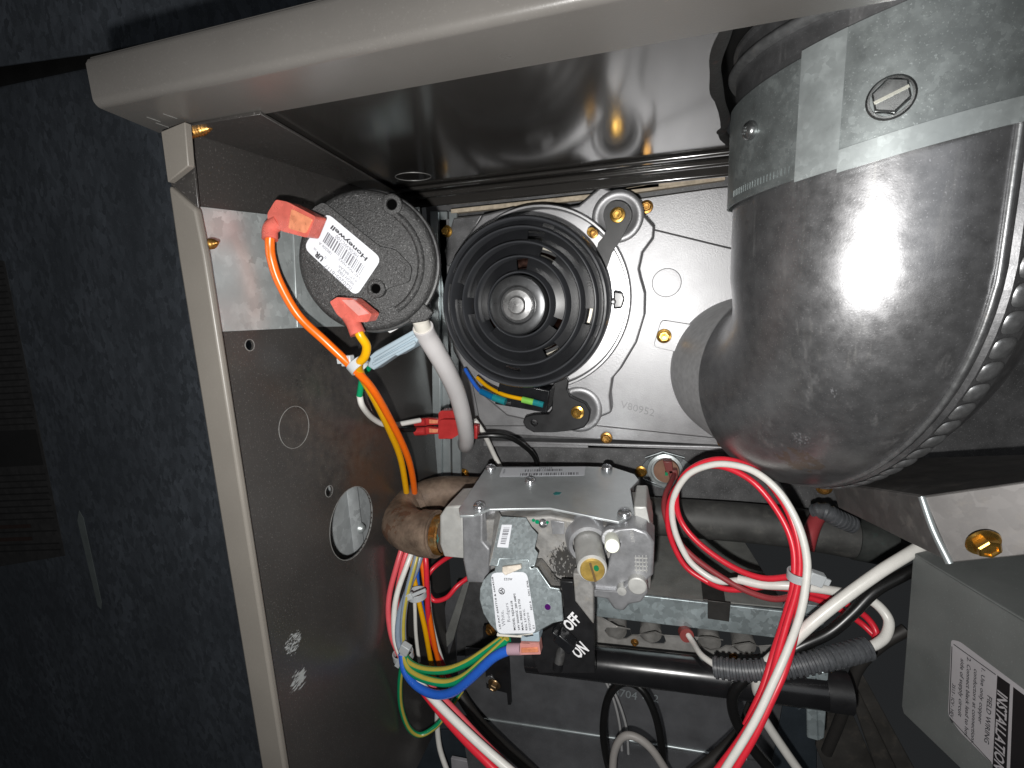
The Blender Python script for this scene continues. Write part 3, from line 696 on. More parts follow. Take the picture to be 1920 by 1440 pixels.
# ---------------------------------------------------------------- wires with push-on terminals
pinkv = M('pink_vinyl', (.78, .17, .13), .26, 0, .2, 150, trans=.25, spec=.5, sss=0.)
pinkc = M('copper_in_vinyl', (.85, .30, .16), .3, .2, .25, 300)
pinkl = M('pale_pink_nylon', (.80, .36, .32), .3, 0, .15, 150, trans=.25)
redn = M('red_nylon', (.42, .03, .03), .35, 0, .15, 150)
translucent = M('milky_nylon', (.72, .76, .78), .32, 0, .05, 100, trans=.35)
bluenyl = M('bluish_nylon', (.52, .64, .72), .34, 0, .06, 100, trans=.3)
def wire(name, label, pts, r, mat, cat='wire', n=12, sm=6, group=None):
    o = MB().tube(T(pts), r, n, smooth=sm).build(name, mat, None, smooth=80)
    return tag(o, label, cat, group)
def wire_t(name, label, pts, r, mat, cat='wire', n=12, sm=6):
    t = thing(name, label, cat, PY(*pts[-1])); MB().tube(T(pts), r, n, smooth=sm).build('insulation', mat, t, smooth=80); return t
ow = wire_t('orange_wire', 'orange wire from the pink flag terminal down the dark side wall', [(507, 440, .186), (506, 458, .186), (509, 485, .187), (524, 530, .189), (560, 592, .194), (612, 642, .199), (665, 693, .206), (700, 732, .219), (737, 797, .245), (762, 850, .266), (773, 890, .281), (779, 935, .296)], .0021, w_orange)
f = fY(.186)
MB().slab(roundpoly([f(517, 374), f(538, 378), f(592, 406), f(576, 446), f(530, 434), f(502, 420), f(501, 400)], .0012), (0, .0075, 0)).build('flag_terminal', pinkv, ow, bevel=.0009, seg=3)
f = fY(.1855)
MB().slab(roundpoly([f(546, 391), f(586, 411), f(573, 438), f(540, 428)], .001), (0, .0012, 0)).build('terminal_blade', pinkc, ow, bevel=.0004)
lead('crimp_barrel', [(524, 416, .1885), (508, 428, .1875), (506, 449, .186)], .0034, pinkv, ow, n=16)
yw = wire_t('yellow_wire', 'yellow wire with bent end leaving the lower pink terminal', [(666, 607, .197), (675, 628, .196), (687, 648, .199), (684, 668, .2015), (672, 684, .2045), (679, 706, .2125), (702, 748, .2265), (731, 808, .2505), (752, 863, .272), (764, 935, .293)], .0021, w_yellow)
f = fY(.194)
MB().slab(roundpoly([f(618, 566), f(632, 557), f(662, 560), f(697, 589), f(690, 604), f(650, 604), f(632, 590)], .001), (0, .0065, 0)).build('flag_terminal', pinkv, yw, bevel=.0008, seg=3)
MB().slab(roundpoly([fY(.1935)(640, 562), fY(.1935)(662, 562), fY(.1935)(692, 588), fY(.1935)(672, 592)], .0006), (0, .001, 0)).build('terminal_face', pinkl, yw, bevel=.0003)
lead('crimp_barrel', [(652, 592, .196), (662, 606, .196), (671, 626, .1957)], lambda t: .0036 - .0006 * (1 - t), pinkv, yw, n=16)

def cable_tie(label, c, axis, r, head, tail, hw, mat=translucent, w=.0022, name='cable_tie'):
    """a strap ring round the bundle, a head box and the cut tail"""
    C_ = PY(*c); ax = (PY(*axis[1]) - PY(*axis[0])).normalized()
    t = thing(name, label, 'cable tie', C_ - V((0, 0, r)))
    MB().lathe([(r, -w), (r + .0008, -w), (r + .0008, w), (r, w), (r, -w)], C_, ax, 28).build('strap', mat, t, bevel=.0002, smooth=50)
    hd = PY(*head); tl = PY(*tail); d = (tl - hd).normalized(); u = d.cross(V((0, 1, 0))).normalized()
    MB().box(hd, d * hw, u * hw * .95, V((0, hw * .7, 0))).build('head', mat, t, bevel=.0005)
    MB().box((hd + d * hw).lerp(tl, .5), d * ((tl - hd).length - hw) / 2, u * hw * .5, V((0, .0007, 0))).build('tail', mat, t, bevel=.0002)
    return t
cable_tie('milky cable tie holding the orange and yellow wires together', (671, 685, .2055), ((660, 672, .2055), (684, 700, .2055)), .0044, (652, 676, .2045), (633, 677, .2045), .0028)

wire('green_wire', 'short green wire end below the orange wire cable tie', [(690, 690, .232), (680, 708, .234), (674, 742, .236)], .0018, w_green)
wire('white_wire', 'white wire curving from green stub to the red connectors', [(674, 741, .236), (680, 762, .24), (700, 785, .258), (730, 797, .276), (787, 788, .300)], .0018, w_white)
wire('black_wire', 'thin black wire curving beside the white one into the red connectors', [(692, 715, .245), (697, 752, .252), (715, 785, .266), (745, 804, .285), (788, 806, .301)], .0016, w_black)
# red disconnects
def red_disc(label, x, y, Y, exitpt):
    t = thing('red_connector', label, 'connector', PY(x + 40, y + 25, Y), 'red crimp connectors below the motor')
    f = fY(Y)
    lead('crimp_sleeve', [(x - 2, y + 10, Y), (x + 18, y + 9, Y)], .0030, redn, t, n=16, smooth=1)
    MB().slab([f(x + 16, y + 2), f(x + 41, y + 4), f(x + 41, y + 15), f(x + 16, y + 16)], (0, .004, 0)).build('neck', redn, t, bevel=.0006)
    MB().slab([f(x + 24, y + 4), f(x + 40, y + 6), f(x + 40, y + 12), f(x + 24, y + 12)], (0, -.0004, 0)).build('crimp_window', pinkc, t, bevel=.0002)
    MB().slab(roundpoly([f(x + 41, y - 8), f(x + 46, y - 12), f(x + 72, y - 12), f(x + 78, y - 4), f(x + 79, y + 16), f(x + 66, y + 24), f(x + 41, y + 24)], .001), (0, .007, 0)).build('body', redn, t, bevel=.0006)
    return t
red_disc('red crimp connector with flared end, the upper one behind the other', 781, 782, .304, None)
red_disc('red crimp connector in front, next to the milky hose', 781, 799, .299, None)
o = MB().slab([PY(884, 797, .310), PY(895, 799, .310), PY(894, 824, .310), PY(884, 822, .310)], (0, .006, 0)).build('red_connector', redn, None, bevel=.0006)
tag(o, 'small red connector end just right of the milky hose', 'connector', 'red crimp connectors below the motor')
wire('black_wire', 'black wire running right from the red connectors over the grey panel', [(893, 818, .3135), (925, 816, .316), (955, 820, .322), (985, 838, .334), (1003, 858, .345), (1010, 885, .352)], .0019, w_black)
wire('white_wire', 'white wire dropping from the red connectors behind the gas valve', [(890, 788, .320), (903, 806, .324), (915, 828, .334), (928, 856, .344), (946, 890, .350)], .0019, w_white)
# hose
hose = M('milky_silicone', (.62, .60, .60), .34, 0, .04, 60, trans=.12, sss=.0)
wire('rubber_hose', 'milky silicone hose from the pressure switch down past the motor', [(793, 614, .227), (800, 630, .2315), (815, 655, .238), (837, 694, .250), (857, 738, .267), (869, 784, .284), (874, 815, .299), (874, 832, .313), (872, 836, .335), (870, 830, .3555)], .0054, hose, cat='hose', n=20)
f = fY(.226)
pl = thing('wire_plug', 'pale bluish nylon plug housing beside the pressure switch hose', 'connector', PY(740, 670, .226))
MB().slab([f(692, 669), f(704, 658), f(777, 617), f(786, 632), f(776, 650), f(745, 668), f(741, 666), f(700, 694), f(689, 687)], (0, .009, 0)).build('housing', bluenyl, pl, bevel=.0006)
f = fY(.2245)
for (q0, q1) in (((699, 672), (776, 627)), ((697, 681), (776, 638))):
    MB().slab([f(*q0), f(*q1), f(q1[0] + 2, q1[1] + 5), f(q0[0] + 2, q0[1] + 5)], (0, .002, 0)).build('ridge', bluenyl, pl, bevel=.0003)
# ---------------------------------------------------------------- gas valve
def plane3(a, b_, c):
    n = (b_ - a).cross(c - a).normalized(); return (lambda x, y: PP(x, y, a, n)), n
cast = M('die_cast_zinc', (.39, .395, .41), .42, .6, .18, 120, bump=.12, bs=1200, rv=.12, dust='#8d8272', dustamt=.10)
cast_d = M('dusty_die_cast', (.31, .305, .295), .55, .35, .25, 160, bump=.2, bs=900, dust='#93866f', dustamt=.33, splat=((tuple(PY(1070, 1058, .246)), .022, 800, (1, 1, .5), .36, '#141210', .85),))
cast_l = M('pale_die_cast', (.52, .52, .50), .5, .35, .12, 120, dust='#a59c8c', dustamt=.15)
platem = M('brushed_valve_plate', (.55, .58, .59), .38, .6, .10, 90, rv=.1, dust='#9a9a92', dustamt=.04)
coilm = M('zinc_coil_plate', (.52, .59, .61), .38, .7, .12, 60, spangle=.3, sps=700, rv=.1)
steel = M('bright_screw_steel', (.62, .63, .65), .22, .9, .1, 200)
vz = PY(912, 875, .31).z
gv = thing('gas_valve', 'grey die cast gas control valve with labelled coil cap and flat top plate', 'gas valve', V((-.06, .255, -.215)))
f = fZ(vz)
MB().slab([f(*p) for p in ((912, 875), (1095, 874), (1150, 876), (1190, 889), (1198, 900), (1182, 916), (1191, 964), (1160, 978), (1031, 952), (918, 954), (888, 966), (862, 966), (860, 953))], (0, 0, -.0016)).build('top_plate', platem, gv, bevel=.0004)
f = fZ(vz - .0017)
MB().slab([f(*p) for p in ((916, 880), (1148, 882), (1190, 895), (1178, 917), (1184, 962), (1158, 970), (1031, 944), (920, 946), (888, 958), (868, 956))], (0, 0, -.010)).build('upper_body', cast, gv, bevel=.0008)
for x, y, k in ((920, 880, 1), (994, 905, 1), (899, 953, 1), (1138, 880, 1), (1171, 967, 1.05)):
    screw(gv, PZ(x, y, vz) , (0, 0, 1), .0037 * k, steel, 'dome', name='cover_screw')
for x, y in ((899, 957), (1172, 972)):
    p = PZ(x, y, vz - .0018); MB().lathe([(.0040, 0), (.0040, -.016), (.0034, -.02)], p, (0, 0, 1), 20).build('screw_post', cast, gv)
st = sticker(fZ(vz), [(942, 878), (1098, 875.5), (1096, 892), (936, 894)], white_l, gv, r=.0012, name='barcode_sticker', lift=.0002)
fl_ = fZ(vz + .0004)
barcode(fl_, [(985, 881), (984, 885), (1057, 883.5), (1057, 879.5)], greyink, st, n=34, seed=5)
barcode(fl_, [(976, 888), (975, 892.5), (1085, 890.5), (1085, 886)], greyink, st, n=44, seed=6)
lettering('4792166', fl_, (1010, 880), (1036, 879), (1010, 877), greyink, st)
lettering('36J24', fl_, (945, 889), (948, 881), (942, 888), greyink, st)
MB().slab([PZ(x, y, vz + .00015) for x, y in ((1037, 925), (1042, 922), (1053, 923), (1049, 927), (1040, 928))], (0, 0, -.0001)).build('ink_dot', M('teal_ink', (.02, .17, .17), .5), gv, smooth=0)
# main casting
f = fY(.246)
MB().slab([f(*p) for p in ((905, 976), (1031, 967), (1158, 992), (1196, 992), (1222, 1012), (1220, 1105), (1190, 1122), (1090, 1110), (1040, 1110), (910, 1095))], (0, .05, 0)).build('casting', cast_d, gv, bevel=.0015, seg=3)
f = fY(.242)
MB().slab([f(*p) for p in ((866, 968), (905, 962), (905, 1015), (918, 1030), (916, 1094), (876, 1093), (868, 1052))], (0, .035, 0)).build('side_post', cast, gv, bevel=.0012, seg=3)
f = fY(.247)
MB().slab([f(*p) for p in ((836, 950), (868, 948), (872, 1048), (832, 1044), (824, 1020), (824, 968))], (0, .028, 0)).build('inlet_block', cast_l, gv, bevel=.0012, seg=3)
f = fY(.252)
MB().slab([f(*p) for p in ((1188, 950), (1212, 950), (1224, 1008), (1222, 1050), (1195, 1050))], (0, .03, 0)).build('outlet_block', cast_l, gv, bevel=.001, seg=3)
f = fY(.238)
MB().slab([f(*p) for p in ((1128, 1004), (1150, 994), (1192, 990), (1212, 998), (1227, 1018), (1225, 1078), (1213, 1090), (1172, 1092), (1160, 1108), (1112, 1104), (1112, 1080), (1140, 1060), (1150, 1020))], (0, .02, 0)).build('outlet_casting', cast, gv, bevel=.0014, seg=3)
f = fY(.235)
MB().slab([f(*p) for p in ((1112, 1106), (1158, 1110), (1176, 1092), (1212, 1092), (1215, 1112), (1202, 1130), (1180, 1134), (1170, 1146), (1150, 1142), (1138, 1124), (1112, 1120))], (0, .02, 0)).build('outlet_flange', cast, gv, bevel=.0014, seg=3)
p = PY(1195, 1098, .2345); MB().lathe([(.0048, -.004), (.0048, .0005), (.0042, .001), (0, .001)], p, (0, -1, 0), 24).build('boss', cast_l, gv)
p = PY(1166, 1108, .2345); MB().lathe([(.0026, -.004), (.0024, .0005), (0, .0008)], p, (0, -1, 0), 20).build('small_boss', cast_l, gv)
f = fY(.2377)
for k in range(4):
    MB().slab([f(1191 + k * 6.5, 1042), f(1192.5 + k * 6.5, 1042), f(1194 + k * 6.2, 1073), f(1192.5 + k * 6.2, 1073)], (0, .0004, 0)).build('embossed_line', cast_l, gv, smooth=0)
    MB().slab([f(1190, 1046 + k * 7.5), f(1214, 1047 + k * 7.5), f(1214, 1048.5 + k * 7.5), f(1190, 1047.5 + k * 7.5)], (0, .0003, 0)).build('embossed_line', cast_l, gv, smooth=0)
lettering('VENT', f, (1181, 993), (1184, 1017), (1187, 993), cast_l, gv, name='embossed_lettering')
# vertical lip left of the regulator and the round shoulder around it
b0 = PY(1100, 1000, .252); tip = PY(1111, 1071, .2165); rax = (tip - b0).normalized(); rl = (tip - b0).length
MB().lathe([(.0125, .0), (.0118, rl * .28), (.0105, rl * .34), (.0085, rl * .34)], b0, rax, 36).build('regulator_shoulder', cast, gv, smooth=40)
MB().lathe([(.0076, 0), (.0074, rl - .0022), (.0068, rl - .0015), (.0060, rl - .0015)], b0, rax, 36).build('regulator_tower', cast_l, gv, smooth=40)
brc = M('brass_cap', (.60, .41, .11), .36, .6, .2, 300, rv=.12)
rc = MB().lathe([(.0060, rl - .003), (.0060, rl - .0004), (.0056, rl), (0, rl)], b0, rax, 36).build('regulator_cap', brc, gv, smooth=40)
u_ = (PY(1118, 1096, .2165) - PY(1104, 1048, .2165)).normalized(); w_ = rax.cross(u_)
MB().box(tip + rax * .00012, u_ * .0056, w_ * .00055, rax * .0002).build('slot', M('slot_brown', (.10, .06, .02), .7), rc, smooth=0)  # slot drawn as a dark brown bar across the cap
MB().slab(disc_poly(tip + rax * .00035 + w_ * (-.0022 if w_.x < 0 else .0022) - u_ * .0012, .0016, u_, w_ * .8, 14), -rax * .0002).build('paint_dot', M('green_paint', (.005, .14, .05), .4), rc, smooth=0)
p0 = PY(1147, 1003, .244); p1 = PY(1148, 1024, .2265); a_ = (p1 - p0)
MB().lathe([(.0036, 0), (.0038, a_.length - .0008), (.0034, a_.length), (0, a_.length + .0002)], p0, a_, 28).build('white_plug', M('ivory_plug', (.80, .82, .72), .45), gv, smooth=40)
MB().lathe([(.0055, 0), (.0058, a_.length * .3), (.005, a_.length * .36), (.003, a_.length * .36)], p0, a_, 24).build('plug_socket', cast, gv, smooth=40)
p = PY(1019, 981, .2455); screw(gv, p, (0, -.9, .4), .0026, steel, 'dome', name='seal_screw')
b = MB()
for k, (x, y, rr) in enumerate(((1000, 976, 3.5), (1007, 979, 4.5), (1014, 984, 4), (1022, 984, 3.6), (1026, 980, 3))):
    q = PY(x, y, .2448 - k * .0002); b.slab(disc_poly(q, rr * .00027, (1, 0, 0), (0, 0, 1), 10), (0, .0004, 0))
b.build('seal_paint', M('green_seal_paint', (.0, .22, .10), .3), gv, smooth=0)
f = fY(.2454); MB().slab([f(1032, 976), f(1058, 979), f(1058, 1002), f(1036, 1002)], (0, .001, 0)).build('flat_pad', cast, gv, bevel=.0003)
# coil bracket arm and coil cap
F1, n1 = plane3(PY(940, 968, .2435), PY(990, 970, .2435), PY(960, 1060, .224))
if n1.y > 0: n1 = -n1
MB().slab([F1(*p) for p in ((938, 968), (986, 970), (997, 989), (1008, 1001), (1002, 1028), (1009, 1037), (1002, 1061), (992, 1062), (990, 1048), (937, 1048), (934, 1061), (917, 1060), (922, 1043))], -n1 * .0012).build('coil_arm', coilm, gv, bevel=.0003)
sideF = [F1(938, 968), F1(922, 1043), F1(917, 1060)]
MB().slab([sideF[0], sideF[1], sideF[2], sideF[2] + V((-.002, .016, -.004)), sideF[0] + V((-.006, .010, 0))], V((.0008, 0, 0))).build('coil_arm_side', cast_d, gv)
st = sticker(F1, [(941, 984), (960, 984), (953, 1027), (932, 1026)], white_l, gv, r=.0003, name='arm_sticker')
b_f = (lambda x, y: F1(x, y) + n1 * .0002)
barcode(b_f, [(938.5, 1020), (948, 1021), (957, 987), (945, 987)], greyink, st, n=26, seed=9)
F2, n2 = plane3(PY(925, 1060, .2255), PY(1010, 1060, .2255), PY(975, 1190, .2185))
if n2.y > 0: n2 = -n2
capout = [(936, 1049), (991, 1049), (995, 1066), (1007, 1066), (1032, 1103), (1047, 1106), (1052, 1113), (1056, 1164), (1038, 1168), (1004, 1187), (970, 1192), (935, 1189), (919, 1171), (906, 1150), (899, 1124), (900, 1104), (906, 1088), (917, 1076), (927, 1071), (930, 1052)]
MB().slab([F2(*p) for p in capout], -n2 * .0014).build('coil_cap', coilm, gv, bevel=.0003)
MB().slab([F2(x, y) - n2 * .0016 for x, y in ((925, 1075), (1000, 1070), (1030, 1110), (1045, 1118), (1048, 1160), (1000, 1182), (940, 1184), (910, 1150), (906, 1110))], -n2 * .018).build('coil', cast_d, gv, bevel=.001)
MB().slab([F2(*p) + n2 * .001 for p in ((1000, 1062), (1008, 1064), (1033, 1100), (1050, 1103), (1050, 1107), (1030, 1107))], -n2 * .0012).build('cap_edge', coilm, gv, bevel=.0002)
st = sticker(F2, [(920, 1074), (988, 1072), (1006, 1187), (932, 1188)], white_l, gv, r=.0035, name='rating_sticker')
F2b = lambda x, y: F2(x, y) + n2 * .0002
def vt(s, x0, y0, x1, y1, h, m=ink, bold=.01): lettering(s, F2b, (x0, y0), (x1, y1), (x0 - h, y0 + h * .12), m, st, lift=.0001, bold=bold)
vt('US PAT 6047718 & 6604538', 940, 1179, 925, 1081, 3.4, bold=.02)
vt('White,', 948.5, 1173, 944, 1144, 6.5, greyink, 0); vt('Rodgers', 957.5, 1165, 952.5, 1130, 5.8, greyink, 0)
vt('MODEL 36J24-618', 967.5, 1181, 961, 1126, 4, bold=.02); vt('24V 50/60HZ .280 AMPS', 975.5, 1181, 966.5, 1112, 3.8, bold=.02)
vt('MAX. PRESS 1/2 PSI', 982.5, 1181, 975, 1123, 3.8, bold=.02); vt('REG. 3.5" W.C.', 989.5, 1181, 984, 1141, 3.8, bold=.02)
vt('EF32CW210', 996.5, 1181, 991.5, 1148, 3.8); vt('E1', 1003, 1178, 1002, 1172, 3.4)
vt('REV A', 998.5, 1143, 995.5, 1126, 3.4, bold=.02); vt('5001 4746', 994.5, 1117, 990, 1088, 3.4, bold=.02)
lettering('A022', F2b, (961, 1083.5), (945, 1083.5), (961, 1088), ink, st, lift=.0001, bold=.01)
cc = F2b(941, 1108); e1 = (F2(950, 1108) - F2(941, 1108)).normalized(); e2 = e1.cross(n2).normalized()
MB().slab([p for p in disc_poly(cc + n2 * .0001, .0018, e1, e2, 24)], -n2 * .0001, [disc_poly(cc + n2 * .0001, .00145, e1, e2, 24)]).build('certification_mark', ink, st, smooth=0)
vt('SA', 944.5, 1112.5, 943, 1103.5, 6.5, bold=.03)
MB().slab(disc_poly(F2(1027, 1138) + n2 * .0002, .0016, e1, e2, 14), -n2 * .0002).build('ink_dot', M('purple_ink', (.06, .005, .10), .3), gv, smooth=0)
MB().slab([F2(*p) + n2 * .0025 for p in ((944, 1060), (978, 1056), (980, 1063), (950, 1076), (944, 1070))], -n2 * .0022).build('clip_tab', M('dusty_ivory_plastic', (.62, .56, .48), .55, 0, .3, 200), gv, bevel=.0004)
f = fY(.219)
MB().slab([f(932, 1187), (f(1000, 1187)), f(1004, 1192), f(985, 1196), f(930, 1193)], (0, .010, 0)).build('coil_bobbin', whitep, gv, bevel=.0006)
MB().slab([f(976, 1190), f(1010, 1186), f(1012, 1204), f(976, 1203)], (0, .008, 0)).build('spade_guard', bluenyl, gv, bevel=.0006)
# switch bracket with OFF / ON
f = fY(.2335)
MB().slab([f(*p) for p in ((1050, 1090), (1074, 1091), (1078, 1128), (1113, 1172), (1116, 1262), (1010, 1262), (985, 1205), (1053, 1165))], (0, .003, 0)).build('switch_plate', blackp, gv, bevel=.0004)
f = fY(.230)
MB().slab([f(*p) for p in ((1074, 1075), (1100, 1078), (1112, 1100), (1113, 1172), (1078, 1128))], (0, .006, 0)).build('switch_neck', cast_d, gv, bevel=.0008)
f = fY(.2333); wink = M('white_print', (.85, .85, .86), .5)
lettering('OFF', f, (1069.5, 1184), (1090, 1162), (1053, 1168), wink, gv, bold=.03)
lettering('ON', f, (1084.8, 1235), (1104.5, 1219), (1068, 1217), wink, gv, bold=.03)
c0 = PY(1060, 1200, .2285); u_ = (PY(1080, 1216, .2285) - PY(1045, 1186, .2285)).normalized(); w_ = u_.cross(V((0, 1, 0)))
MB().box(c0, u_ * .0055, w_ * .0030, V((0, .004, 0))).build('lever', blackg, gv, bevel=.0008)
MB().box(c0 - u_ * .0045 + V((0, .001, 0)), u_ * .004, w_ * .0010, V((0, .004, 0))).build('lever_rib', blackg, gv, bevel=.0004)
# ---------------------------------------------------------------- gas pipe fittings at the inlet
iron = M('rusty_malleable_iron', (.17, .12, .088), .62, .3, .55, 70, bump=.6, bs=420, rv=.15, dust='#8f7f6c', dustamt=.36, splat=((tuple(PY(745, 985, .262)), .03, 140, (1, 1, 1), .5, '#5a3218', .6), (tuple(PY(805, 1010, .258)), .013, 170, (1, 1, 1), .42, '#3f9a94', .9),))
ge = thing('gas_pipe_elbow', 'rusty brown iron gas pipe elbow screwed into the gas valve inlet', 'pipe elbow', PY(770, 1045, .27))
A = [PY(822, 1001, .261), PY(800, 1000, .262), PY(778, 997, .264), PY(757, 986, .2705), PY(750, 969, .281), PY(765, 950, .293), PY(786, 941, .3)]
MB().tube(A, lambda t: .0142 - .0014 * abs(t - .4), 28, smooth=5).build('elbow_body', iron, ge, smooth=60)
MB().tube([A[0].lerp(A[1], .1), A[1], A[1].lerp(A[2], .3)], lambda t: .0150, 28, smooth=1).build('collar', iron, ge, smooth=40)
MB().tube([PY(778, 944, .2985), PY(800, 930, .305), PY(830, 922, .312), PY(862, 921, .318), PY(900, 922, .322)], lambda t: .0122 - .0012 * t, 26, smooth=5).build('street_end', iron, ge, smooth=60)
MB().tube([PY(774, 947, .2975), PY(790, 936, .302)], .0138, 26, smooth=1).build('end_band', iron, ge, smooth=40)
nip = M('doped_brass_thread', (.40, .19, .05), .4, .8, .4, 250, bump=.4, bs=900, dust='#3f9a94', dustamt=.3)
pr_ = []
d0 = PY(812, 1001, .2612); d1 = PY(838, 1003, .2608)
for i in range(9): pr_ += [(.0118, i * .0009), (.0127, i * .0009 + .00045)]
MB().lathe([(0, 0)] + pr_ + [(.0118, .0085)], d0, d1 - d0, 28).build('nipple_thread', nip, ge, smooth=20)

# ---------------------------------------------------------------- manifold tube and burner box
mt = thing('gas_manifold', 'black gas manifold tube running right below the burner openings', 'pipe', PY(1300, 1290, .262))
gloss = M('gloss_black_enamel', (.010, .010, .011), .24, 0, .2, 60, spec=.6, rv=.12)
MB().tube([PY(990, 1228, .262), PY(1580, 1297, .262)], .0100, 40, smooth=1).build('tube', gloss, mt, smooth=40)
MB().tube([PY(1545, 1293, .262), PY(1592, 1299, .262)], .0103, 40, smooth=1).build('end_cap', blackp, mt, smooth=40)
MB().tube([PY(1054, 1210, .236), PY(1050, 1232, .2335), PY(1046, 1250, .232)], .0026, 18, smooth=1).build('pressure_tap', M('dusty_black_tap', (.06, .06, .06), .4, .2, .4, 200, dust='#9a948a', dustamt=.3), mt, smooth=40)
MB().tube([PY(1047, 1243, .2325), PY(1045, 1256, .2315)], .0028, 18, smooth=1).build('tap_cap', gloss, mt, smooth=40)
bz = PY(1215, 1117, .285).z
bb = thing('burner_box', 'zinc plated burner box with round burner mouths under its front rail', 'burner box', PY(1330, 1230, .29))
dullz = M('dusty_zinc', (.28, .285, .27), .55, .4, .2, 60, speck=.4, dust='#7d776a', dustamt=.22)
railm = M('spotted_zinc_rail', (.50, .58, .60), .42, .6, .2, 60, spangle=.4, sps=260, rv=.12)
f = fZ(bz)
MB().slab([f(1130, 985), f(1392, 1009), f(1474, 1139), f(1120, 1108)], (0, 0, -.001)).build('top_plate', dullz, bb, bevel=.0003)
f = fY(.2835)
MB().slab([f(1118, 1110), f(1215, 1118), f(1462, 1146), f(1545, 1157), f(1545, 1210), f(1460, 1197), f(1200, 1166), f(1118, 1156)], (0, .002, 0)).build('front_rail', railm, bb, bevel=.0005)
MB().slab([f(1468, 1145), f(1545, 1156), f(1552, 1138), f(1480, 1130)], (0, .004, 0)).build('rail_end', railm, bb, bevel=.0004)
bface = M('heat_dulled_steel', (.46, .45, .43), .4, .55, .3, 100, rv=.15, dust='#6d6252', dustamt=.14)
f = fY(.2850)
wav = lambda x0, y0, w: [f(x0 + w * u, y0 + dy + w * u * .12) for u, dy in ((0, 0), (.04, -7), (.22, -9), (.42, -8), (.44, 3), (.5, 6), (.6, -1), (.66, -3), (.82, -8), (.97, -4), (1, 6), (.96, 12), (.86, 13), (.76, 14), (.66, 10), (.56, 1), (.46, 2), (.36, 10), (.22, 14), (.08, 10))]
holes = [wav(1133, 1183, 116), wav(1305, 1203, 122)]
MB().slab([f(1112, 1150), f(1300, 1172), f(1470, 1192), f(1530, 1205), f(1520, 1262), f(1112, 1222)], (0, .0012, 0), holes).build('burner_face', bface, bb, bevel=.0003)
for x, y, rr in ((1155, 1181, 22), (1220, 1187, 22), (1330, 1203, 22), (1395, 1210, 22)):
    p = PY(x, y, .2868); k = rr * .00031
    MB().lathe([(k, 0), (k * .95, .010), (k * .7, .02), (k * .6, .035)], p, (0, 1, 0), 28).build('burner_tube', bface, bb, smooth=50)
for x, y in ((1190, 1200), (1375, 1228)):
    screw(bb, PY(x, y + 4, .2848), (0, -1, 0), .0016, brassd)
clipm = M('dark_spring_clip', (.07, .068, .065), .45, .6, .2, 100)
f2 = fZ(bz + .0008)
MB().slab([f2(1313, 1075), f2(1352, 1080), f2(1360, 1130), f2(1318, 1126)], (0, 0, .0008)).build('clip_top', clipm, bb, bevel=.0002)
f = fY(.2825)
MB().slab([f(1327, 1126), f(1370, 1131), f(1367, 1166), f(1327, 1160)], (0, .0008, 0)).build('clip_front', clipm, bb, bevel=.0002)
# grey crossover tube behind
xo = thing('crossover_pipe', 'dusty dark grey horizontal pipe behind the red and white wire loop', 'pipe', PY(1450, 1000, .345))
MB().tube([PY(1195, 965, .345), PY(1450, 985, .345), PY(1660, 1018, .345)], .0135, 36, smooth=4).build('tube', M('sooty_grey_pipe', (.075, .075, .072), .6, .3, .35, 60, dust='#8a8880', dustamt=.2), xo, smooth=40)
MB().tube([PY(1600, 1008, .3445), PY(1668, 1020, .3445)], .0142, 36, smooth=1).build('doped_joint', M('green_pipe_joint', (.05, .055, .052), .6, .2, .4, 80, dust='#2e7a70', dustamt=.12), xo, smooth=40)
# limit switch
ls = thing('limit_switch', 'round zinc limit switch with maroon terminals on the grey rear panel', 'limit switch', PY(1245, 905, .358))
f = fY(.3645)
MB().slab(roundpoly([f(1198, 885), f(1212, 860), f(1242, 850), f(1280, 858), f(1302, 878), f(1285, 902), f(1245, 918), f(1208, 905)], .006), (0, .0015, 0)).build('flange', galv, ls, bevel=.0003)
for q0, q1 in (((1210, 858), (1243, 847)), ((1243, 847), (1283, 858)), ((1205, 897), (1243, 912))):
    MB().tube([PY(*q0, .3638), PY(*q1, .3638)], .0009, 8, smooth=1).build('flange_ridge', galv, ls, smooth=60)
MB().lathe([(.0128, 0), (.0126, .003), (.0105, .0036), (.0098, .0015), (0, .0015)], PY(1247, 880, .3642), (0, -1, 0), 40).build('bezel', galv_bright, ls, smooth=50)
phen = M('brown_phenolic', (.26, .14, .09), .5, 0, .2, 100)
MB().lathe([(.0092, 0), (.009, .003), (0, .003)], PY(1249, 881, .3625), (0, -1, 0), 32).build('body', phen, ls, smooth=50)
f = fY(.352)
MB().slab([f(1243, 865), f(1260, 866), f(1263, 888), f(1250, 890)], (0, .008, 0)).build('terminal', M('maroon_nylon', (.22, .055, .05), .4), ls, bevel=.0006)
MB().slab([f(1253, 882), f(1270, 882), f(1272, 900), f(1256, 902)], (0, .006, 0)).build('terminal', M('maroon_nylon', (.2, .03, .03), .4), ls, bevel=.0006)
MB().slab([fY(.3515)(1247, 886), fY(.3515)(1252, 886), fY(.3515)(1252, 892), fY(.3515)(1247, 892)], (0, .002, 0)).build('green_mark', w_green, ls, smooth=0)
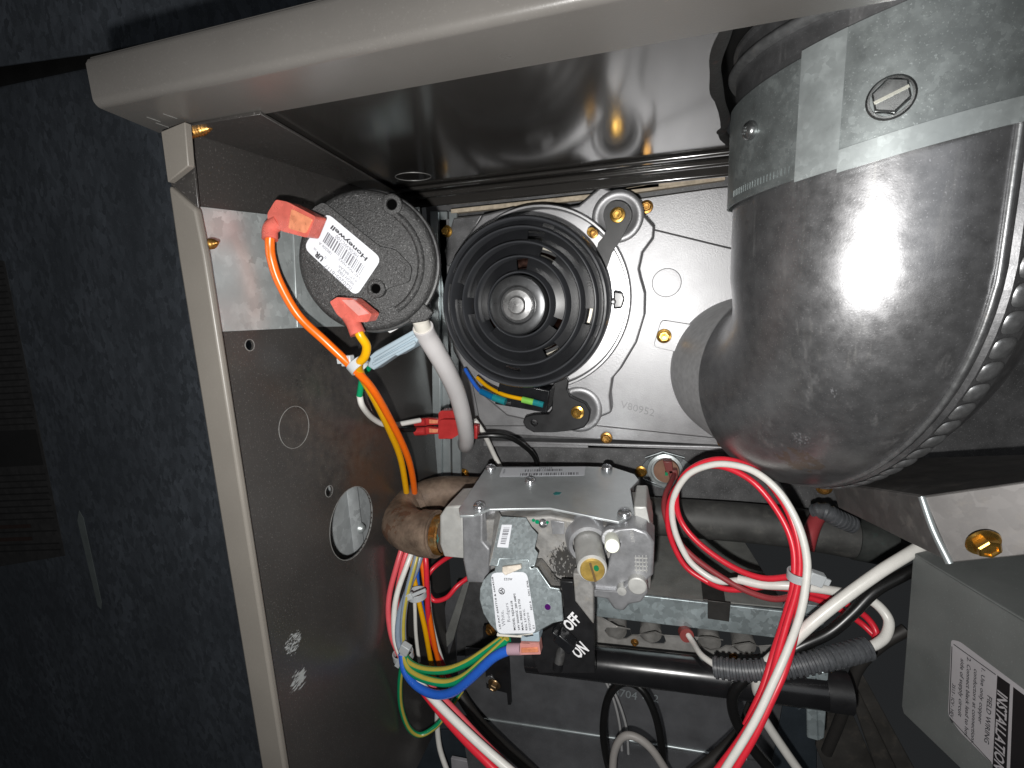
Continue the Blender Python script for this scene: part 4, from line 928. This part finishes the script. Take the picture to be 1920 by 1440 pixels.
# ---------------------------------------------------------------- lower compartment
low = thing('stamped_steel_sheet', 'grey stamped sheet steel panel beneath the black manifold tube', 'panel', PY(1150, 1440, .335))
lowm = M('grey_sheet_steel', (.16, .163, .172), .48, .45, .22, 50, speck=.5, rv=.12, dust='#6a6a68', dustamt=.1)
f = fY(.335)
MB().slab([f(872, 1215), f(1000, 1225), f(1545, 1275), f(1530, 1480), f(1240, 1398), f(905, 1347), f(872, 1320)], (0, .0015, 0)).build('panel_sheet', lowm, low, bevel=.0004)
F3, n3 = plane3(PY(905, 1347, .335), PY(1240, 1398, .335), PY(1000, 1440, .297))
MB().slab([F3(860, 1338), F3(905, 1347), F3(1240, 1398), F3(1420, 1426), F3(1500, 1560), F3(900, 1560)], (0, 0, -.0012)).build('shelf', lowm, low, bevel=.0004)
MB().tube([PY(880, 1343, .3345), PY(1240, 1397, .3345), PY(1400, 1423, .3345)], .0012, 10, smooth=1).build('shelf_bend', zinc, low, smooth=60)
lettering('8704', fY(.3348), (1150, 1303), (1194, 1312), (1151, 1289), zinc, low, name='stamped_number')
lettering('3  2', fY(.3348), (1204, 1309), (1234, 1317), (1205, 1296), zinc, low, name='stamped_number')
f = fY(.318)
MB().slab([f(905, 1175), f(950, 1180), f(958, 1322), f(952, 1322), f(950, 1300), f(912, 1290)], (0, .002, 0)).build('black_bracket', blackp, low, bevel=.0004)
screw(low, PY(927, 1282, .3175), (-.1, -1, -.25), .0034, M('bronze_screw', (.28, .19, .10), .35, .85, .2, 200))
MB().slab(disc_poly(PY(919, 1276, .3172), .0042, (1, 0, 0), (0, 0, 1), 20), (0, .0006, 0)).build('ring_terminal', steel, low, bevel=.0001)
screw(low, PY(921, 1180, .316), (-.3, -1, 0), .0030, brassd)
# dark door frame members at the lower left
lw = thing('lower_bracket', 'blue grey angled sheet steel bracket behind the wire bundle at the bottom', 'bracket', PY(800, 1440, .30))
blu = M('blue_grey_paint', (.035, .045, .055), .45, .2, .2, 40, speck=.5)
f = fY(.315)
MB().slab([f(762, 1372), f(860, 1368), f(905, 1350), f(1010, 1480), f(744, 1480), f(746, 1390)], (0, .002, 0)).build('face', blu, lw, bevel=.0006)
MB().slab([fY(.312)(768, 1388), fY(.312)(780, 1388), fY(.312)(782, 1480), fY(.312)(766, 1480)], (0, .003, 0)).build('rib', blu, lw, bevel=.0006)
MB().slab([fY(.305)(845, 1422), fY(.305)(905, 1434), fY(.305)(920, 1480), fY(.305)(850, 1480)], (0, .003, 0)).build('white_block', M('pale_grey_plastic', (.35, .34, .36), .5), lw, bevel=.0005)
screw(lw, PY(888, 1412, .314), (0, -1, 0), .0014, brassd)
lt = thing('igniter_bracket', 'small grey angular sensor bracket behind the green striped wire loop', 'bracket', PY(790, 1360, .33))
f = fY(.33)
MB().slab([f(775, 1292), f(805, 1305), f(820, 1320), f(812, 1352), f(785, 1360), f(768, 1335)], (0, .006, 0)).build('body', dullz, lt, bevel=.0008)
MB().slab([fY(.328)(782, 1300), fY(.328)(808, 1300), fY(.328)(800, 1330), fY(.328)(774, 1326)], (0, .003, 0)).build('face_plate', lowm, lt, bevel=.0005)
pf = thing('sloped_channel', 'dark slanting sheet steel channel behind the coloured wires', 'channel', PY(850, 1220, .345))
f = fY(.345)
MB().slab([f(838, 1120), f(872, 1085), f(862, 1160), f(838, 1240), f(800, 1290), f(790, 1240), f(822, 1190)], (0, .003, 0)).build('face', lowm, pf, bevel=.0005)
MB().slab([fY(.343)(868, 1095), fY(.343)(880, 1090), fY(.343)(850, 1200), fY(.343)(820, 1235)], (0, .003, 0)).build('edge', dullz, pf, bevel=.0005)
MB().slab([fY(.35)(856, 1085), fY(.35)(930, 1085), fY(.35)(930, 1230), fY(.35)(856, 1230)], (0, .002, 0)).build('back_plate', vestm, pf, bevel=.0005)
# zinc leg and floor parts at lower right
lg = thing('support_leg', 'spotted galvanized angle leg standing under the end of the manifold', 'bracket', PY(1530, 1390, .265))
f = fY(.258)
MB().slab([f(1512, 1262), f(1530, 1262), f(1535, 1390), f(1514, 1384)], (0, .002, 0)).build('left_face', railm, lg, bevel=.0006)
MB().slab([f(1530, 1262), f(1554, 1258), f(1546, 1384), f(1535, 1390)], (0, .002, 0)).build('right_face', railm, lg, bevel=.0006)
f = fY(.32)
lp2 = thing('side_plate', 'dark blue grey plate with rounded notch behind the support leg', 'plate', PY(1470, 1440, .32))
MB().slab([f(1470, 1310), f(1498, 1330), f(1515, 1318), f(1535, 1325), f(1530, 1480), f(1440, 1480)], (0, .002, 0)).build('sheet', blu, lp2, bevel=.0005)
fr = thing('base_channel', 'dusty dark steel channel slanting down at the lower right', 'channel', PY(1650, 1440, .30))
f = fY(.30); dk = M('dusty_dark_steel', (.05, .047, .043), .6, .2, .3, 50, dust='#6a6054', dustamt=.25)
MB().slab([f(1600, 1275), f(1618, 1265), f(1720, 1450), f(1700, 1480)], (0, .003, 0)).build('outer_wall', dk, fr, bevel=.0006)
MB().slab([fY(.306)(1590, 1290), fY(.306)(1600, 1275), fY(.306)(1700, 1480), fY(.306)(1655, 1480)], (0, .003, 0)).build('inner_wall', dk, fr, bevel=.0006)
MB().slab([fY(.312)(1540, 1330), fY(.312)(1595, 1330), fY(.312)(1660, 1480), fY(.312)(1560, 1480), fY(.312)(1530, 1400)], (0, .003, 0)).build('floor_sheet', dk, fr, bevel=.0006)
wire('black_hose', 'dusty dark cable bending down beside the slanting steel channel', [(1700, 1180, .285), (1650, 1210, .285), (1610, 1250, .288), (1592, 1300, .292), (1575, 1350, .298), (1550, 1410, .304)], .0032, w_dark, cat='cable')

# ---------------------------------------------------------------- galvanized bracket and control box at the right
rb_ = thing('vent_bracket', 'dirty galvanized bracket with brass hex screw beneath the vent elbow', 'bracket', PY(1760, 1050, .22))
brm = M('stained_galvanized_bracket', (.17, .162, .158), .48, .5, .25, 60, rv=.15, spangle=.2, sps=200, dust='#9a938a', dustamt=.22)
a0, a1, a2, a3 = PY(1558, 905, .305), PY(1730, 931, .225), PY(1783, 1056, .213), PY(1572, 952, .301)
nb = (a1 - a0).cross(a3 - a0).normalized()
if nb.y > 0: nb = -nb
MB().add([a0, a1, a2, a3] + [p - nb * .0015 for p in (a0, a1, a2, a3)], [(0, 1, 2, 3), (7, 6, 5, 4), (0, 4, 5, 1), (1, 5, 6, 2), (2, 6, 7, 3), (3, 7, 4, 0)]).build('left_face', brm, rb_, bevel=.0006, seg=3)
c1, c2 = PY(1985, 895, .205), PY(1990, 1035, .200)
MB().add([a1, c1, c2, a2] + [p + V((.0005, .0016, 0)) for p in (a1, c1, c2, a2)], [(0, 1, 2, 3), (7, 6, 5, 4), (0, 4, 5, 1), (1, 5, 6, 2), (2, 6, 7, 3), (3, 7, 4, 0)]).build('front_face', brm, rb_, bevel=.0006, seg=3)
tp = [PY(1560, 903, .306), PY(1640, 862, .33), PY(1985, 850, .29), PY(1985, 893, .206), PY(1731, 929, .226)]
MB().slab(tp, (0, 0, -.0012)).build('top_face', brm, rb_, bevel=.0004)
MB().tube([a1 + nb * .0004, a1.lerp(a2, .5) + nb * .0012, a2 + nb * .0004], .0013, 10, smooth=4).build('edge_bead', zinc, rb_, smooth=60)
screw(rb_, PY(1842, 1016, .2085), (.1, -1, -.25), .0036, brass)
# control box
UB = V((.27, -.96, .02)).normalized(); OB = PY(1712, 1036, .262); NB = UB.cross(V((0, 0, 1))).normalized()
if NB.x > 0: NB = -NB
FB = lambda x, y: PP(x, y, OB, NB)
cbx = thing('control_box', 'grey sheet steel wiring box with installation label at the lower right', 'electrical box', FB(1700, 1330))
cbm = M('grey_green_paint', (.15, .16, .156), .5, .1, .12, 40, bump=.05, bs=1200, speck=.3)
face = [FB(*p) for p in ((1712, 1036), (1925, 1165), (2100, 1275), (2100, 1750), (1800, 1440), (1694, 1338), (1690, 1322))]
MB().slab(face, -NB * .0015).build('side_face', cbm, cbx, bevel=.0008, seg=3)
o1, o2, o3 = FB(1712, 1036), FB(1925, 1165), FB(2100, 1275)
MB().slab([o1, o2, o3, o3 - NB * .09 + V((0, 0, .02)), o1 - NB * .09 + V((0, .0, .012))], V((0, 0, -.0015))).build('top_face', cbm, cbx, bevel=.0006)
MB().slab([FB(1691, 1326), FB(1800, 1440), FB(2100, 1750), FB(2100, 1750) - NB * .06, FB(1691, 1326) - NB * .06], V((0, 0, .001))).build('bottom_face', cbm, cbx, bevel=.0006)
q1, q2 = FB(2100, 1277), FB(2100, 1748)
MB().slab([q1, q2, q2 - NB * .088, q1 - NB * .088], UB * .0012).build('end_face', cbm, cbx, bevel=.0006)
paper = M('grey_paper_label', (.40, .385, .40), .5, 0, .05, 60)
pk = M('label_black', (.012, .011, .012), .45)
st = sticker(FB, [(1784, 1199), (1800, 1203), (2050, 1390), (2050, 1620), (1800, 1372), (1778, 1340)], paper, cbx, r=.0016, name='wiring_label')
FBb = lambda x, y: FB(x, y) + NB * .00025
b = MB()
b.quad(*[FBb(*p) for p in ((1871, 1266), (1895, 1283), (1888, 1460), (1862, 1440))])
b.build('black_band', pk, st, smooth=0)
b = MB(); b.quad(*[FBb(*p) for p in ((1901, 1288), (2045, 1396), (2045, 1600), (1894, 1466))]); b.build('black_field', pk, st, smooth=0)
b = MB()
for a, c in (((1789, 1208), (1868, 1265)), ((1786, 1212), (1781, 1340)), ((1782, 1346), (1860, 1430))):
    A_, C_ = FBb(*a), FBb(*c); d = (C_ - A_).normalized().cross(NB) * .0002; b.quad(A_ - d, C_ - d, C_ + d, A_ + d)
b.build('frame_line', pk, st, smooth=0)
FBc = lambda x, y: FB(x, y) + NB * .0004
lettering('INSTALLATION', FBc, (1873, 1293), (1866, 1436), (1892, 1308), paper, st, lift=.0001, bold=.02)
def bt(s, x0, y0, x1, y1, h): lettering(s, FBb, (x0, y0), (x1, y1), (x0 + h, y0 + h * .72), ink, st, lift=.0001, bold=.012)
bt('FIELD WIRING', 1853, 1303, 1847, 1390, 9); bt('1. Use only copper', 1842, 1252, 1836, 1354, 7); bt('conductors at connections.', 1828, 1253, 1822, 1393, 7)
bt('2. Connect black lead to hot', 1815, 1231, 1810, 1378, 7); bt('side of supply circuit', 1803, 1234, 1798, 1341, 7); bt('3513 - ICV - HEV. P', 1787, 1281, 1782, 1352, 6)

# ---------------------------------------------------------------- wiring
def striped(name, label, pts, r, mat, smat, ang=(-.5, -.6, .8), cat='wire'):
    t = wire_t(name, label, pts, r, mat, cat); d = V(ang).normalized() * r * .45
    MB().tube([p + d for p in T(pts)], r * .66, 8, smooth=6).build('stripe', smat, t, smooth=80); return t
Y0 = .262
# bundle below the rusty elbow
wire('red_wire', 'outermost faded red wire of the bundle under the rusty elbow', [(756, 1020, .275), (744, 1060, .268), (731, 1110, .262), (728, 1150, .258), (735, 1195, .255), (752, 1235, .252)], .0019, w_pink)
wire('pink_wire', 'short faded red wire second from the left in the bundle', [(768, 1020, .278), (755, 1060, .271), (745, 1110, .266), (744, 1150, .263), (746, 1200, .257), (757, 1235, .253)], .0019, w_pink)
wire('white_wire', 'white wire beside the faded red ones in the left bundle', [(776, 1025, .276), (763, 1060, .268), (746, 1108, .261), (739, 1150, .257), (741, 1200, .253), (754, 1235, .251)], .0019, w_white)
wire('grey_wire', 'blue grey wire in the middle of the left bundle', [(793, 1025, .275), (783, 1060, .268), (764, 1108, .262), (750, 1150, .257), (746, 1195, .253), (756, 1232, .250)], .0021, w_grey)
striped('striped_wire', 'yellow and blue striped wire crossing the left bundle', [(786, 1025, .272), (777, 1060, .265), (765, 1105, .259), (757, 1150, .254), (756, 1195, .251), (762, 1235, .249)], .0021, w_grey, w_ygreen, (.6, -.8, 0))
wire('blue_wire', 'bright blue wire behind the striped wire in the bundle', [(788, 1040, .284), (782, 1080, .282), (790, 1130, .28), (798, 1180, .279), (806, 1230, .278)], .0017, w_blue)
wire('yellow_wire', 'yellow wire running down the inner side of the bundle', [(770, 1030, .283), (776, 1080, .279), (786, 1130, .276), (797, 1180, .275), (806, 1230, .277), (815, 1275, .28)], .0018, w_yellow)
wire('orange_wire', 'orange wire running down right of the yellow bundle wire', [(787, 1030, .281), (795, 1080, .277), (803, 1140, .275), (812, 1195, .276), (822, 1240, .279), (832, 1280, .283)], .0018, w_orange)
wire('red_wire', 'bright red wire on the right edge of the left bundle', [(796, 1025, .28), (799, 1060, .274), (801, 1110, .273), (804, 1160, .275), (815, 1215, .28), (845, 1275, .287)], .0019, w_red)
wire('white_wire', 'white wire curving away right of the bundle orange wire', [(802, 1090, .284), (806, 1150, .282), (818, 1205, .283), (832, 1250, .286), (845, 1290, .29)], .0018, w_white)
wire('white_wire', 'thin white wire hanging between the grey and yellow bundle wires', [(776, 1090, .288), (778, 1140, .286), (780, 1190, .286), (786, 1240, .287)], .0014, w_white)
wire('red_wire', 'short red wire climbing right behind the valve post', [(798, 1085, .288), (812, 1066, .292), (832, 1050, .30), (850, 1040, .31)], .0017, w_red)
wire('red_wire', 'red wire bowing right below the valve post', [(803, 1112, .286), (815, 1126, .286), (838, 1120, .288), (858, 1098, .293), (885, 1078, .302)], .0017, w_red)
cable_tie('milky cable tie across the middle of the left wire bundle', (782, 1114, .268), ((780, 1090, .268), (786, 1140, .268)), .0058, (768, 1118, .2575), (798, 1106, .2605), .0022)
cable_tie('milky cable tie at the bottom of the left wire bundle', (756, 1228, .2515), ((752, 1200, .2515), (762, 1255, .2515)), .0062, (760, 1216, .2435), (744, 1250, .2445), .0034)
striped('green_wire', 'upper green and yellow wire from the bundle to the coil cap', [(757, 1228, .247), (772, 1246, .2425), (800, 1256, .239), (838, 1256, .236), (875, 1243, .234), (910, 1221, .233), (945, 1196, .2315)], .0024, w_green, w_ygreen, (-.25, -.5, 1))
striped('green_wire', 'lower green and yellow wire from the bundle to the coil cap', [(757, 1232, .245), (770, 1258, .2395), (800, 1274, .235), (838, 1280, .232), (872, 1268, .230), (910, 1236, .2295), (952, 1198, .230)], .0025, w_green, w_ygreen, (-.25, -.5, 1))
bw = wire_t('blue_wire', 'thick bright blue wire ending in the pale pink terminal under the coil', [(754, 1225, .246), (760, 1258, .240), (782, 1286, .235), (815, 1302, .231), (850, 1297, .228), (885, 1270, .226), (925, 1233, .2245), (958, 1217, .224)], .0027, w_blue)
lead('crimp_sleeve', [(953, 1217, .224), (977, 1217, .224)], .0031, M('lilac_nylon', (.55, .36, .42), .3, 0, .1, 100, trans=.25), bw, n=18, smooth=1)
f = fY(.2215); MB().slab(roundpoly([f(975, 1206), f(1011, 1205), f(1014, 1227), f(975, 1228)], .0006), (0, .005, 0)).build('terminal', pinkl, bw, bevel=.0007)
MB().slab([fY(.2213)(977, 1214), fY(.2213)(1009, 1213), fY(.2213)(1010, 1222), fY(.2213)(978, 1223)], (0, -.0006, 0)).build('terminal_blade', pinkc, bw, bevel=.0003)
wire('white_wire', 'thick white wire slanting down through the bottom centre', [(757, 1236, .2475), (772, 1262, .241), (805, 1302, .233), (850, 1348, .226), (905, 1400, .22), (965, 1452, .215), (1010, 1490, .212)], .0026, w_white)
wire('red_wire', 'thick red wire below the slanting white wire at bottom', [(755, 1240, .2485), (790, 1290, .241), (830, 1340, .234), (875, 1390, .2265), (925, 1440, .22), (970, 1490, .215)], .0026, w_red)
wire('red_wire', 'faded red wire above the slanting white wire at bottom', [(765, 1238, .250), (805, 1284, .243), (850, 1330, .236), (900, 1385, .228), (955, 1440, .221), (1000, 1480, .217)], .0022, w_pink)
striped('green_wire', 'green and yellow wire hanging in a long loop from the bundle', [(756, 1235, .255), (750, 1280, .257), (752, 1325, .26), (766, 1364, .264), (787, 1378, .268), (812, 1366, .273), (832, 1345, .278), (850, 1318, .288), (866, 1295, .298)], .0019, w_green, w_ygreen, (.8, -.6, .2))
wire('black_cable', 'dark grey cable slanting down behind the thick white wire', [(850, 1270, .315), (868, 1310, .31), (900, 1355, .30), (945, 1400, .29), (1000, 1450, .28), (1030, 1480, .275)], .0042, w_dark, cat='cable')
wire('white_wire', 'thin white wire hanging at the bottom left of centre', [(820, 1325, .30), (820, 1365, .298), (825, 1405, .295), (840, 1450, .29)], .0021, w_white)
# big red and white loop at the right
Lr = dict(n=12)
wire('red_wire', 'red wire forming the outer edge of the big loop', [(1492, 1080, .262), (1430, 1084, .268), (1370, 1061, .276), (1310, 1018, .285), (1276, 975, .291), (1268, 930, .292), (1281, 893, .29), (1312, 870, .287), (1352, 861, .283), (1400, 872, .277), (1440, 903, .271), (1474, 952, .265), (1494, 1005, .259), (1500, 1060, .254), (1493, 1110, .25), (1478, 1160, .246), (1462, 1215, .241), (1438, 1295, .234), (1395, 1375, .226), (1340, 1450, .22)], .0017, w_red)
wire('white_wire', 'white wire of the big red and white loop', [(1388, 1088, .279), (1350, 1090, .2835), (1318, 1074, .287), (1288, 1045, .29), (1264, 990, .293), (1262, 938, .292), (1287, 893, .288), (1328, 873, .283), (1370, 871, .278), (1418, 886, .271), (1463, 925, .264), (1497, 985, .257), (1513, 1050, .251), (1509, 1110, .246), (1498, 1160, .242), (1478, 1215, .238), (1452, 1275, .232), (1412, 1358, .224), (1355, 1450, .217)], .0019, w_white)
wire('red_wire', 'inner red wire of the big red and white loop', [(1412, 1099, .28), (1362, 1104, .286), (1318, 1086, .29), (1280, 1055, .294), (1254, 995, .297), (1256, 940, .296), (1280, 900, .291), (1320, 876, .285), (1362, 877, .28), (1415, 906, .273), (1462, 965, .266), (1487, 1025, .259), (1488, 1090, .253), (1474, 1150, .249), (1450, 1225, .244), (1430, 1290, .237), (1398, 1360, .23)], .0017, w_red)
wire('red_wire', 'lower red wire alongside the white one leaving the loop', [(1500, 1110, .252), (1492, 1180, .246), (1474, 1250, .24), (1448, 1310, .233), (1412, 1385, .225), (1370, 1455, .219)], .0018, w_red)
wire('maroon_wire', 'dusty maroon wire leaving the limit switch down to the loop tie', [(1264, 890, .352), (1258, 905, .335), (1247, 930, .318), (1246, 962, .306), (1262, 1002, .298), (1300, 1044, .29), (1350, 1080, .282), (1400, 1108, .275), (1450, 1123, .268), (1492, 1117, .262)], .0017, w_maroon)
wire('red_wire', 'red wire crossing low inside the big loop', [(1250, 965, .31), (1272, 1010, .303), (1302, 1055, .296), (1330, 1090, .289), (1360, 1104, .284), (1395, 1105, .281), (1440, 1098, .277)], .0017, w_red)
wire('white_wire', 'white wire running right through the loop tie to the loom', [(1384, 1086, .279), (1430, 1096, .275), (1480, 1098, .272), (1530, 1103, .272), (1575, 1110, .274), (1615, 1118, .275), (1645, 1134, .274), (1666, 1162, .27), (1662, 1190, .265), (1644, 1207, .261), (1615, 1219, .258)], .0025, w_white)
wire('red_wire', 'red wire running right beneath the white one past the tie', [(1410, 1098, .28), (1480, 1104, .277), (1540, 1116, .277), (1585, 1132, .278), (1622, 1155, .279), (1642, 1182, .276), (1640, 1205, .272)], .0017, w_red)
wire('red_wire', 'lower dark red wire behind the black cable at right', [(1500, 1115, .285), (1560, 1135, .285), (1610, 1165, .284), (1638, 1190, .28)], .0017, w_red)
cable_tie('milky cable tie binding the big red and white loop', (1499, 1079, .2535), ((1500, 1050, .2535), (1494, 1108, .2535)), .0050, (1530, 1084, .2505), (1556, 1093, .2505), .0034)
wire('white_cable', 'thick white cable slanting from the control box across the wires', [(1735, 1020, .268), (1695, 1044, .262), (1650, 1072, .258), (1590, 1115, .254), (1530, 1162, .25), (1475, 1212, .2475), (1437, 1245, .2475), (1420, 1280, .25), (1424, 1310, .256)], .0029, w_white, cat='cable', n=16)
wire('black_cable', 'glossy black cable curving from the control box below the white one', [(1735, 1058, .270), (1690, 1080, .267), (1640, 1108, .263), (1598, 1150, .259), (1555, 1186, .256), (1500, 1212, .253), (1440, 1245, .250), (1395, 1275, .2475), (1374, 1305, .247), (1378, 1345, .247), (1405, 1395, .247), (1450, 1450, .247)], .0029, w_black, cat='cable', n=16)
wire('white_wire', 'white wire dropping to the bottom right of the loop tail', [(1420, 1290, .258), (1424, 1330, .262), (1440, 1360, .265), (1470, 1405, .268), (1505, 1455, .27)], .0026, w_white)
wire('black_wire', 'black wire crossing behind the tail of the red and white loop', [(1412, 1320, .29), (1390, 1370, .285), (1340, 1420, .28), (1290, 1460, .275)], .0036, w_dark)
# corrugated loom
def loom(name, label, pts, r, nr):
    P = spline(T(pts), 14); 
    L_ = [0.]
    for a, c in zip(P, P[1:]): L_.append(L_[-1] + (c - a).length)
    def at_(s):
        for i in range(len(P) - 1):
            if L_[i + 1] >= s: return P[i].lerp(P[i + 1], (s - L_[i]) / max(1e-9, L_[i + 1] - L_[i]))
        return P[-1]
    Q = []; R = []
    for i in range(nr):
        for u, rr in ((0, .86), (.18, .86), (.28, 1.), (.72, 1.), (.82, .86)):
            Q.append(at_(L_[-1] * (i + u) / nr)); R.append(r * rr)
    k = len(Q) - 1
    o = MB().tube(Q, lambda t: R[min(k, int(round(t * k)))], 24, smooth=1).build(name, M('grey_loom', (.07, .074, .08), .45, 0, .25, 200, speck=.8, dust='#8a8880', dustamt=.12), None, smooth=28)
    return tag(o, label, 'conduit', 'corrugated wire looms')
loom('corrugated_loom', 'grey corrugated wire loom lying in front of the black manifold tube', [(1338, 1251, .248), (1400, 1257, .246), (1470, 1252, .246), (1550, 1236, .249), (1630, 1215, .256)], .0056, 26)
loom('corrugated_loom', 'short grey corrugated loom poking out behind the vent bracket', [(1527, 962, .315), (1545, 958, .312), (1566, 970, .312), (1600, 985, .316)], .0052, 10)
wire('maroon_wire', 'maroon wires bunch entering the short loom behind the bracket', [(1512, 1030, .30), (1520, 1000, .305), (1532, 972, .313), (1545, 962, .316)], .0042, w_maroon)
wr = wire_t('white_wire', 'thin white igniter wire from burner mouth into the grey loom', [(1290, 1190, .280), (1300, 1205, .274), (1315, 1228, .26), (1345, 1250, .249)], .0017, w_white)
lead('terminal_boot', [(1284, 1184, .284), (1288, 1192, .279)], .0042, M('maroon_boot', (.25, .05, .045), .5), wr, n=18, smooth=1)
# loops hanging at the bottom centre
wire('black_wire', 'black wire hanging in a tall loop at the bottom centre', [(1150, 1470, .29), (1136, 1415, .292), (1131, 1365, .295), (1138, 1315, .298), (1157, 1286, .30), (1182, 1280, .30), (1208, 1298, .298), (1229, 1342, .295), (1240, 1395, .292), (1245, 1460, .289)], .0026, w_black)
wire('white_wire', 'dusty white wire loop inside the black loop at bottom centre', [(1148, 1460, .283), (1152, 1410, .285), (1168, 1382, .286), (1192, 1382, .286), (1222, 1405, .285), (1255, 1455, .283)], .0026, insul('#a09c98', 'dusty_white_insulation', .5))
wire('thin_wire', 'left one of two thin pale wires on the stamped grey panel', [(1128, 1262, .327), (1150, 1310, .327), (1162, 1360, .326), (1166, 1410, .325), (1167, 1460, .324)], .0010, insul('#a8a8a8', 'pale_wire', .5))
wire('thin_wire', 'right one of two thin pale wires on the stamped grey panel', [(1133, 1262, .325), (1158, 1312, .325), (1174, 1362, .324), (1178, 1410, .323), (1180, 1460, .322)], .0010, insul('#a8a8a8', 'pale_wire', .5))
